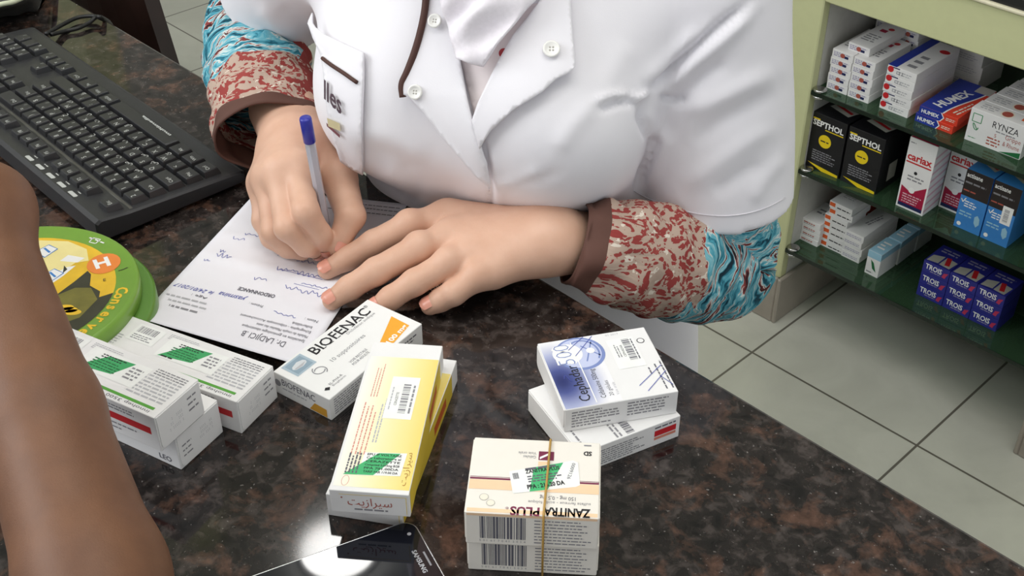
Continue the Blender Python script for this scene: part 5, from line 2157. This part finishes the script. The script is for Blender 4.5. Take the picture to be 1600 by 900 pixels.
def seg_dist(px, pts):
    best = np.full(len(px), 1e9)
    tt = np.zeros(len(px))
    tot = len(pts) - 1
    for i, (a, b) in enumerate(zip(pts[:-1], pts[1:])):
        a, b = np.array(a, float), np.array(b, float)
        ab = b - a
        t = np.clip(((px - a) @ ab) / (ab @ ab), 0, 1)
        d = np.linalg.norm(px - a - t[:, None] * ab, axis=1)
        m = d < best
        best[m] = d[m]
        tt[m] = (i + t[m]) / tot
    return best, tt


# folds of the cloth: photo polylines, width in pixels, height in metres
FOLDS = [
    ([(1172, 0), (1110, 52), (1060, 97), (1012, 148)], 6, -.011),
    ([(1185, 8), (1130, 60), (1080, 105), (1035, 150)], 10, .008),
    ([(1100, 40), (1050, 85), (1000, 135)], 12, .006),
    ([(1140, 92), (1110, 110), (1075, 140), (1045, 165)], 12, -.006),
    ([(1215, 108), (1160, 135), (1110, 160), (1060, 178)], 16, .006),
    ([(1220, 140), (1170, 165), (1120, 195), (1075, 230)], 14, -.005),
    ([(1220, 190), (1170, 220), (1110, 262), (1060, 300)], 16, .005),
    ([(1195, 250), (1150, 280), (1110, 305)], 12, -.004),
    ([(1228, 240), (1195, 280), (1170, 320)], 12, .004),
    ([(1012, 150), (1006, 185), (1020, 222), (1005, 262), (990, 315)], 7, -.014),
    ([(1020, 143), (1000, 152), (985, 156)], 5, .010),
    ([(1030, 150), (1050, 158), (1075, 156)], 5, -.008),
    ([(1000, 158), (965, 160), (935, 172)], 6, -.007),
    ([(985, 148), (950, 150), (925, 160)], 7, .006),
    ([(1028, 190), (1040, 225), (1024, 265), (1010, 300)], 10, .006),
    ([(935, 155), (895, 195), (865, 240)], 16, .004),
    ([(850, 262), (810, 282), (775, 290)], 9, .003),
    ([(880, 265), (840, 280), (790, 285)], 10, -.002),
    ([(560, 225), (620, 245), (690, 290), (740, 315)], 22, -.005),
    ([(540, 200), (600, 215), (680, 250)], 20, .004),
    ([(590, 262), (640, 285), (680, 325)], 14, .004),
    ([(620, 250), (650, 290), (660, 320)], 12, -.004),
    ([(985, 60), (960, 110), (930, 150)], 20, .003),
    ([(756, 215), (762, 250), (768, 290), (769, 345)], 3.2, -.0045),
    ([(766, 225), (774, 260), (779, 300), (780, 345)], 8, .0022),
    ([(430, 10), (470, 40), (495, 70)], 12, -.004),
    ([(400, 5), (430, 40), (470, 72)], 10, .004),
]


def fold_disp(V, N, folds):
    px = PJ(V)
    vw = np.array([0, 0, CAMH]) - V
    facing = np.clip((N * vw).sum(1) / np.linalg.norm(vw, axis=1) * 2.5, 0, 1)
    out = np.zeros(len(V))
    for pts, w, a in folds:
        d, t = seg_dist(px, pts)
        out += a * np.exp(-(d / w) ** 2) * np.clip(np.sin(pi * np.clip(t, .04, .96)) * 1.6, 0, 1)
    return out * facing


dsp = fold_disp(CV, cn, FOLDS) * .62
low = np.sin(CV @ np.array([31., 17., 23.])) * np.sin(CV @ np.array([-19., 37., 11.])) * .0016
CV = CV + cn * (dsp + low)[:, None]
coat_mb = MB()
coat_mb.add(CV, CF, M_COAT, True)
coat = wbuild(coat_mb, 'white_coat', woman)
BV = BVHTree.FromPolygons([tuple(v) for v in CV], [list(map(int, f)) for f in CF])


def hit(px, py, bvh=None):
    o, d = ray(px, py)
    loc, nrm, _, _ = (bvh or BV).ray_cast(Vector(o), Vector(d))
    if loc is None:
        p = o + d * .95
        loc, nrm, _, _ = (bvh or BV).find_nearest(Vector(p))
    n = np.array(nrm)
    if n @ d > 0:
        n = -n
    return np.array(loc), n


def inside(p, poly):
    c = False
    j = len(poly) - 1
    for i in range(len(poly)):
        if (poly[i][1] > p[1]) != (poly[j][1] > p[1]) and p[0] < (poly[j][0] - poly[i][0]) * (p[1] - poly[i][1]) / (poly[j][1] - poly[i][1]) + poly[i][0]:
            c = not c
        j = i
    return c


def patch(name, parent, poly, mat, off=.003, th=.0012, step=5, lift=None, sm=2, mb=None, finish=True):
    """a piece of cloth lying on the coat: outline in photo pixels, real offset and thickness"""
    B = []
    for a, b in zip(poly, poly[1:] + poly[:1]):
        a, b = np.array(a, float), np.array(b, float)
        n = max(1, int(np.linalg.norm(b - a) / step))
        for k in range(n):
            B.append(tuple(a + (b - a) * k / n))
    xs, ys = [p[0] for p in poly], [p[1] for p in poly]
    I = []
    y = min(ys)
    r = 0
    while y < max(ys):
        x = min(xs) + (step / 2 if r % 2 else 0)
        while x < max(xs):
            if inside((x, y), poly) and min((x - b[0]) ** 2 + (y - b[1]) ** 2 for b in B) > (step * .55) ** 2:
                I.append((x, y))
            x += step
        y += step * .87
        r += 1
    pts = B + I
    vs, _, fs, _, _, _ = delaunay_2d_cdt([Vector(p) for p in pts], [], [list(range(len(B)))], 1, 1e-4)
    L0, N0 = [], []
    for v in vs:
        l, n = hit(v[0], v[1])
        L0.append(l)
        N0.append(n)
    L0, N0 = np.array(L0), np.array(N0)
    T = np.array([list(f) for f in fs if len(f) == 3])
    # smooth normals and depth so that the piece spans small folds
    nb = [set() for _ in vs]
    for f in T:
        for i in range(3):
            nb[f[i]].update((f[(i + 1) % 3], f[(i + 2) % 3]))
    cam0 = np.array([0, 0, CAMH])
    D = np.linalg.norm(L0 - cam0, axis=1)
    for _ in range(sm):
        N1 = N0.copy()
        D1 = D.copy()
        for i, s in enumerate(nb):
            if s:
                ii = list(s)
                N1[i] = N0[i] + N0[ii].mean(0)
                D1[i] = .5 * D[i] + .5 * D[ii].mean()
        N0 = N1 / np.linalg.norm(N1, axis=1, keepdims=True)
        D = D1
    L0 = cam0 + (L0 - cam0) * (D / np.linalg.norm(L0 - cam0, axis=1))[:, None]
    px = np.array([tuple(v) for v in vs])
    e = np.array([off + (lift(p[0], p[1]) if lift else 0) for p in px])
    top = L0 + N0 * e[:, None]
    bot = top - N0 * th
    n = len(top)
    Fq = []
    ecount = {}
    for f in T:
        a, b, c = map(int, f)
        nn = np.cross(top[b] - top[a], top[c] - top[a])
        if nn @ N0[a] < 0:
            b, c = c, b
        Fq.append([a, b, c])
        Fq.append([c + n, b + n, a + n])
        for u, w in ((a, b), (b, c), (c, a)):
            ecount[(u, w)] = 1
    for (u, w) in list(ecount):
        if (w, u) not in ecount:
            Fq.append([w, u, u + n, w + n])
    mb = mb or MB()
    mb.add(np.concatenate([top, bot]), Fq, mat, True)
    if finish:
        return wbuild(mb, name, parent)
    return mb


def cloth_line(pts, off, r, mat, name, parent, n=6):
    q = [hit(*p) for p in smoothline([np.array(p, float) for p in pts], 6)]
    L_ = np.array([l + m_ * off for l, m_ in q])
    for _ in range(3):
        L_[1:-1] = .25 * L_[:-2] + .5 * L_[1:-1] + .25 * L_[2:]
    mb = MB()
    mb.tube(list(L_), r, mat, n)
    return wbuild(mb, name, parent)


# undershirt at the neck, scarf, lapels
M_DOT = NT('dotted_white_blouse')
_v = M_DOT.coords(scale=(1, 1, 1))
_vo = M_DOT.n('TexVoronoi')
_vo.inputs['Scale'].default_value = 42
M_DOT.l(_v, _vo.inputs['Vector'])
_m = M_DOT.math('LESS_THAN', _vo.outputs['Distance'], .16)
_cc = M_DOT.ramp(_vo.outputs['Color'], [(0.0, srgb('#b03a40')), (.5, srgb('#b03a40')), (.55, srgb('#3f8aa0')), (1, srgb('#3f8aa0'))], 'CONSTANT')
M_DOT.base(M_DOT.mix(_m, srgb('#eee3e2'), _cc))
M_DOT.set(Roughness=.8)
patch('blouse_front', woman, [(700, 20), (850, 5), (820, 95), (780, 150), (757, 222), (742, 180), (722, 100)], M_DOT.m, .0012, .0008, 7)


def scarf_lift(x, y):
    t = max(0.0, 1 - y / 118.0)
    side = max(0.0, 1 - abs((x - 768) / 78) ** 2)
    f = .004 * sin((x - 700) * .085 + y * .05) + .003 * sin((x * .5 + y) * .12)
    return .006 + .030 * sqrt(max(0, side)) * (.35 + .65 * t) + f * side


patch('scarf', woman, [(690, -60), (703, 0), (708, 30), (718, 70), (731, 102), (752, 110), (768, 113), (785, 97), (800, 78), (818, 50), (838, 20), (852, -5), (870, -60)], M_SCARF, .004, .003, 4, scarf_lift, sm=3)


def lap_r(x, y):
    return .0035 + .004 * max(0, 1 - abs(y - 150) / 150)


patch('lapel', coat, [(680, -90), (700, -170), (722, -170), (706, -30), (706, 0), (715, 50), (727, 105), (742, 165), (757, 222), (764, 258), (769, 290), (740, 254), (700, 209), (668, 172), (645, 150), (634, 146), (633, 130), (640, 115), (652, 85), (662, 55), (668, 28)],
      M_COAT, .003, .0018, 5, lap_r, sm=4)
patch('lapel', coat, [(868, -175), (884, -100), (890, -30), (890, 0), (891, 40), (893, 85), (894, 110), (885, 120), (868, 128), (847, 148), (806, 173), (773, 202), (757, 226), (751, 205), (746, 186), (755, 162), (766, 140), (786, 100), (806, 62), (828, 32), (847, 4), (858, -30), (852, -100), (846, -170)],
      M_COAT, .003, .0018, 5, lambda x, y: .005 + .002 * max(0, 1 - abs(y - 100) / 120), sm=4)
cloth_line([(698, -168), (682, -90), (673, -20), (670, 15), (662, 52), (652, 85), (640, 115), (632, 132), (634, 150)], .0085, .0030, M_PIPE, 'piping', coat)
def button(px, py, r):
    l, n = hit(px, py)
    T = Vector(n).to_track_quat('Z', 'Y').to_matrix().to_4x4()
    T.translation = Vector(l + n * .0115)
    mb = MB()
    mb.lathe([(.0002, 0), (r, 0), (r * 1.04, .0006), (r, .0016), (r * .8, .0018), (r * .68, .0011), (.0002, .0011)], M_BTN, 28, T)
    for k in range(4):
        a = pi / 4 + k * pi / 2
        mb.lathe([(.0002, .0012), (r * .12, .0012), (.0002, .00125)], M_SEAL, 8, T @ Matrix.Translation((r * .26 * cos(a), r * .26 * sin(a), 0)))
    return wbuild(mb, 'button', coat)


button(686, 39, .0052)
button(655, 143, .0055)
button(861, 86, .0062)

# breast pocket with piping and embroidery
patch('pocket', coat, [(506, 26), (512, 50), (520, 60), (545, 72), (574, 85), (573, 140), (570, 200), (571, 266), (555, 258), (538, 246), (528, 215), (519, 175), (513, 115), (506, 66)], M_COAT, .003, .0015, 5,
      lambda x, y: .002 + .010 * max(0, 1 - abs(y - 45) / 45) * max(0, 1 - (x - 504) / 40), sm=4)
cloth_line([(514, 94), (528, 105), (545, 116), (565, 130)], .0062, .0016, M_PIPE, 'pocket_piping', coat)
cloth_line([(574, 86), (574, 130), (571, 195), (571, 264)], .0048, .0006, flat('grey_seam', '#c9c6cc', .8), 'seam', coat, 5)
q_ = MB()


def cloth_pt(x, y, l):
    a, n = hit(x, y)
    return a + n * (.0075 + l)


cvs = Canvas(q_, (0, 0, 0), (1, 0, 0), (0, -1, 0), 1, 1, fn=lambda x, y, l: cloth_pt(x, y, l))
M_EMB = flat('dark_plum_thread', '#4e3c46', .8)
cvs.poly = lambda pts, mat, lay=0: q_.add([cvs.P(x, y, lay) for x, y in pts], [list(range(len(pts)))][::1], mat)
v_, f_ = glyphs('lles', .02, 0)
kx_, ky_ = 25 / v_[:, 0].max(), 38.0
ca_, sa_ = cos(radians(62)), sin(radians(62))
# lettering runs down the pocket with the tilt of the cloth
X_ = 519 + v_[:, 0] * kx_
Y_ = 152 + v_[:, 0] * kx_ * .95 - v_[:, 1] * ky_
q_.add([cloth_pt(x, y, .0004) for x, y in zip(X_, Y_)], f_, M_EMB)
q_.add([cloth_pt(x, y, .0002) for x, y in ((523, 180), (541, 188), (542, 199), (525, 192))], [[0, 1, 2, 3]], flat('gold_thread', '#cfc39a', .8))
q_.add([cloth_pt(x, y, .0002) for x, y in ((522, 187), (541, 204), (541, 208), (523, 192))], [[0, 1, 2, 3]], flat('plum_thread', '#7c4a52', .8))
wbuild(q_, 'embroidery', coat)
# stitched hem of the left sleeve and its shoulder seam
cloth_line([(990, 298), (1030, 317), (1085, 333), (1140, 337), (1190, 327), (1226, 309)], .0006, .0006, flat('white_stitch', '#dcd9df', .8), 'seam', coat, 5)

# --- headscarf round head and neck
def f_scarf(P):
    up = np.array([0, 0, 1.0])
    o_ = ell(P, HEAD + up * .008 - FD * .012, (.086, .104, .121), ROT)
    o_ = smin(o_, rc(P, HEAD - up * .07 - FD * .012, MID + up * .062 + FD * .012, .072, .084), .05)
    w_ = (np.sin(P[..., 2] * 150 + P[..., 0] * 60) + np.sin(P[..., 2] * 95 - P[..., 0] * 110 + 1)) * .0016
    o_ = o_ + w_ * np.clip((float(HEAD[2]) - .02 - P[..., 2]) / .05, 0, 1)
    face = ell(P, HEAD + FD * .095 - up * .004, (.060, .075, .088), ROT)
    return np.maximum(o_, -face)


hs = MB()
hl_, hh_ = bounds([HEAD + np.array([0, 0, .13]), MID + np.array([0, 0, .0]), HEAD + LD * .1, HEAD - LD * .1, HEAD + FD * .11, HEAD - FD * .12], .03)
add_iso(hs, f_scarf, hl_, hh_, .0045, M_SCARF)
wbuild(hs, 'headscarf', woman)

# --- patterned blouse sleeves
def sleeve_mat(name, flip):
    k = NT(name)
    uv = k.n('UVMap').outputs[0]
    sp = k.n('SeparateXYZ')
    k.l(uv, sp.inputs[0])
    u, v = sp.outputs['X'], sp.outputs['Y']        # u: metres round the arm, v: metres up from the cuff
    wv = k.n('Mapping')
    k.l(uv, wv.inputs[0])
    n1, nc = k.noise(uv, 30, 3, .5)
    # warp
    va = k.n('VectorMath', operation='SCALE')
    k.l(nc, va.inputs[0])
    va.inputs['Scale'].default_value = .035
    vb = k.n('VectorMath', operation='ADD')
    k.l(uv, vb.inputs[0])
    k.l(va.outputs[0], vb.inputs[1])
    W = vb.outputs[0]
    # beige ground with dark red spots
    vo = k.n('TexVoronoi', feature='F1')
    vo.inputs['Scale'].default_value = 190
    vo.inputs['Randomness'].default_value = 1.0
    k.l(W, vo.inputs['Vector'])
    nb, _ = k.noise(W, 135, 3, .6)
    spots = k.math('LESS_THAN', k.math('ADD', vo.outputs['Distance'], k.math('MULTIPLY', nb, -.9)), -.06)
    blot = k.math('GREATER_THAN', nb, .56)
    red = k.math('MAXIMUM', spots, blot)
    wh = k.noise(uv, 120, 2)[0]
    bei = k.mix(k.math('GREATER_THAN', wh, .63), srgb('#b9a394'), srgb('#ddd2c4'))
    redc = k.mix(k.noise(uv, 18, 2)[0], srgb('#8a2f30'), srgb('#a2524c'))
    A = k.mix(red, bei, redc)
    # teal streaks
    mp = k.n('Mapping')
    mp.inputs['Scale'].default_value = (34, 210, 1)
    mp.inputs['Rotation'].default_value = (0, 0, .25 * flip)
    k.l(W, mp.inputs[0])
    ns, _ = k.noise(mp.outputs[0], 1.0, 4, .6, .6)
    B = k.ramp(ns, [(0.32, srgb('#1c2c36')), (.39, srgb('#245f72')), (.45, srgb('#4f9fb2')), (.53, srgb('#84bcc6')), (.565, srgb('#e2e4dc')), (.60, srgb('#93403e')), (.65, srgb('#2a2529'))])
    nz, _ = k.noise(uv, 22, 2, .5, .5)
    edge = k.math('ADD', v, k.math('MULTIPLY_ADD', nz, .07, -.035))
    if flip > 0:      # right arm: beige cuff half, teal elbow half, beige-red flank
        m = k.math('GREATER_THAN', edge, .076)
        m2 = k.math('GREATER_THAN', k.math('MULTIPLY_ADD', nz, .9, k.math('COSINE', k.math('MULTIPLY', u, 2 * pi / .27))), 1.18)
    else:
        m = k.math('GREATER_THAN', edge, .100)
        m2 = None
    c = k.mix(m, A, B)
    if m2 is not None:
        c2 = k.mix(k.math('GREATER_THAN', nb, .60), redc, srgb('#c9b8a8'))
        c = k.mix(m2, c, c2)
    k.base(c)
    # crinkle pleats run along the arm
    mq = k.n('Mapping')
    mq.inputs['Scale'].default_value = (150, 22, 1)
    k.l(W, mq.inputs[0])
    pl, _ = k.noise(mq.outputs[0], 1.0, 2, .5)
    k.bump(pl, .55, .0022)
    k.set(Roughness=.85, Specular_IOR_Level=.15)
    return k.m


def tube_sleeve(name, axis, rad, side, mat, hem_mat, seed, hem=.012, amp=.0022, th=.0016, close_far=True):
    """cloth tube along a 3-D axis from the cuff upward; rad: (width, depth) per axis point; side: direction of the width"""
    ax = np.array(smoothline(axis, 14))
    RR = np.array(smoothline([np.array(r, float) for r in rad], 14))
    n, na = len(ax), 96
    L_ = np.concatenate([[0], np.cumsum(np.linalg.norm(np.diff(ax, axis=0), axis=1))])
    V, UV = [], []
    for layer in range(2):
        for i in range(n):
            t = ax[min(i + 1, n - 1)] - ax[max(i - 1, 0)]
            t /= np.linalg.norm(t)
            s = side - t * (side @ t)
            s /= np.linalg.norm(s)
            d = np.cross(t, s)
            for j in range(na):
                a = 2 * pi * j / na
                w = (amp * (sin(a * 3 + L_[i] * 70 + seed) * sin(L_[i] * 95 + seed * 2 + a) + .6 * sin(a * 7 - L_[i] * 150 + seed)
                            + .8 * sin(L_[i] * 210 + 2.2 * sin(a + seed)) * (.4 + .6 * sin(a * 2 + seed) ** 2)))
                if i < 3:
                    w *= .4
                r0, r1 = RR[i]
                e = (0 if layer == 0 else -th)
                V.append(ax[i] + s * cos(a) * (r0 + w + e) + d * sin(a) * (r1 + w + e))
                UV.append((a / (2 * pi) * .27, L_[i]))
    mb = MB()
    Fo, Fh = [], []
    o2 = n * na
    for i in range(n - 1):
        for j in range(na):
            j2 = (j + 1) % na
            q = [i * na + j, i * na + j2, (i + 1) * na + j2, (i + 1) * na + j]
            (Fh if L_[i] < hem else Fo).append(q[::-1])
            Fh.append([o2 + x for x in q]) if L_[i] < hem + .02 else Fo.append([o2 + x for x in q])
    for j in range(na):
        j2 = (j + 1) % na
        Fh.append([j, j2, o2 + j2, o2 + j])
    mb.V = [tuple(v) for v in V]
    for fset, mt in ((Fo, mat), (Fh, hem_mat)):
        i_ = mb.mi(mt)
        for f in fset:
            mb.F.append(f); mb.M.append(i_); mb.S.append(True)
    mb.uv = UV
    return wbuild(mb, name, woman)


M_HEM = flat('brown_hem', '#5a3a30', .8)
M_SLR = sleeve_mat('patterned_sleeve_right', 1)
M_SLL = sleeve_mat('patterned_sleeve_left', -1)
# right arm (upper left of the picture): wide hanging cuff
tube_sleeve('blouse_sleeve',
            [U(424, 214, .050), U(418, 170, .054), U(404, 110, .060), U(398, 55, .066), U(415, 5, .085), S_R * .45 + E_R * .55],
            [(.050, .036), (.050, .040), (.049, .044), (.048, .046), (.046, .046), (.044, .044)], np.array([1.0, .15, 0]), M_SLR, M_HEM, 1.3)
# left arm (right of the picture)
tube_sleeve('blouse_sleeve',
            [U(897, 378, .034), U(950, 392, .024), U(1030, 405, -.005), U(1090, 412, -.035), U(1128, 405, -.045), S_L * .22 + E_L * .78, S_L * .45 + E_L * .55],
            [(.034, .030), (.040, .036), (.047, .044), (.052, .048), (.050, .048), (.050, .046), (.048, .046)], np.array([0, .45, .9]), M_SLL, M_HEM, 4.1, hem=.016)

# --- ball pen held in the writing hand
T0, T1 = U(517, 398, .0006), U(477, 184, .134)
pen = thing('ballpoint_pen', 'clear ballpoint pen with a blue end plug held upright in the writing hand', 'pen', tuple(T0))
pax = (T1 - T0) / np.linalg.norm(T1 - T0)
PLN = float(np.linalg.norm(T1 - T0))
QT = Vector(pax).to_track_quat('Z', 'Y').to_matrix().to_4x4()
k = NT('clear_barrel_plastic')
k.base(srgb('#dcdde8'))
k.set(Roughness=.18, Specular_IOR_Level=.7)
k.b.inputs['Transmission Weight'].default_value = .35
_f, _ = k.noise(k.coords(), 50, 2)
M_BAR = k.m
M_PBLUE = flat('blue_pen_plastic', '#2a2f9c', .3)
m = MB(); m.lathe([(.0012, .012), (.0022, .016), (.0040, .026), (.0042, .030), (.0042, PLN - .012), (.0036, PLN - .012), (.0036, .03)], M_BAR, 6, QT, False); m.build('barrel', pen)
m = MB(); m.lathe([(.0002, .026), (.0017, .028), (.0017, PLN - .022), (.0002, PLN - .021)], flat('dark_blue_refill', '#2b2f6a', .4), 10, QT); m.build('ink_refill', pen)
m = MB(); m.lathe([(.0042, PLN - .022), (.0047, PLN - .0215), (.0047, PLN - .001), (.0043, PLN), (.0001, PLN)], M_PBLUE, 16, QT); m.build('end_plug', pen)
m = MB(); m.lathe([(.0001, .0003), (.0004, .0005), (.0007, .004), (.0016, .010), (.0019, .015), (.0016, .017)], flat('brass_tip', '#b59a58', .3, 1.0), 12, QT); m.build('tip', pen)

# --- bare forearm of the man at the counter, reaching in from the left edge
man = thing('person', 'person reaching in from the left edge, only the bare brown forearm in view', 'person', tuple(U(146, 900, 0.0)))
MO = np.array(man.location)
FA0, FA1 = U(146, 905, .072), U(-38, 330, .150)
ELB = U(205, 1150, .060)
HAN = FA1 + np.array([-.080, .075, -.01])
SHO = ELB + np.array([-.08, -.28, .12])


def f_man(P):
    a, b = FA1, FA0
    m1 = FA0 * .6 + FA1 * .4
    d = union([rc(P, ELB, FA0, .037, .0375), rc(P, FA0, m1, .0375, .0335), rc(P, m1, FA1, .0335, .0272)], .012)
    d = smin(d, rc(P, ELB, SHO, .037, .048), .01)
    dirh = (HAN - FA1) / np.linalg.norm(HAN - FA1)
    sd = np.cross(dirh, np.array([0, 0, 1.0])); sd /= np.linalg.norm(sd)
    palm = union([rc(P, FA1, HAN + sd * s * .026, .024, .013, (0, 0, 1), .8) for s in (-1, -.33, .33, 1)], .02)
    d = smin(d, palm, .02)
    for i, s in enumerate((-1, -.33, .33, 1)):
        b0 = HAN + sd * s * .027
        l = (.070, .082, .078, .060)[i]
        p1 = b0 + dirh * l * .5 + sd * s * .006 + np.array([0, 0, -.004])
        p2 = p1 + dirh * l * .3 + np.array([0, 0, -.012])
        p3 = p2 + dirh * l * .2 + np.array([0, 0, -.012])
        f = union([rc(P, b0, p1, .0115, .0098), rc(P, p1, p2, .0098, .0088), rc(P, p2, p3, .0088, .0076)], .004)
        d = smin(d, f, .006)
    th = union([rc(P, FA1 + dirh * .03 - sd * .015, FA1 + dirh * .06 - sd * .05 - np.array([0, 0, .012]), .017, .013), rc(P, FA1 + dirh * .06 - sd * .05 - np.array([0, 0, .012]), FA1 + dirh * .10 - sd * .062 - np.array([0, 0, .02]), .013, .010)], .01)
    return smin(d, th, .010)


ml, mh = bounds([ELB, FA0, FA1, HAN + np.array([-.08, .09, -.03]), SHO], .07)
mm = MB()
MV, MF = surface_nets(f_man, ml, mh, .0032)
mm.add(MV - MO, MF, M_BROWN, True)
mm.build('body', man)
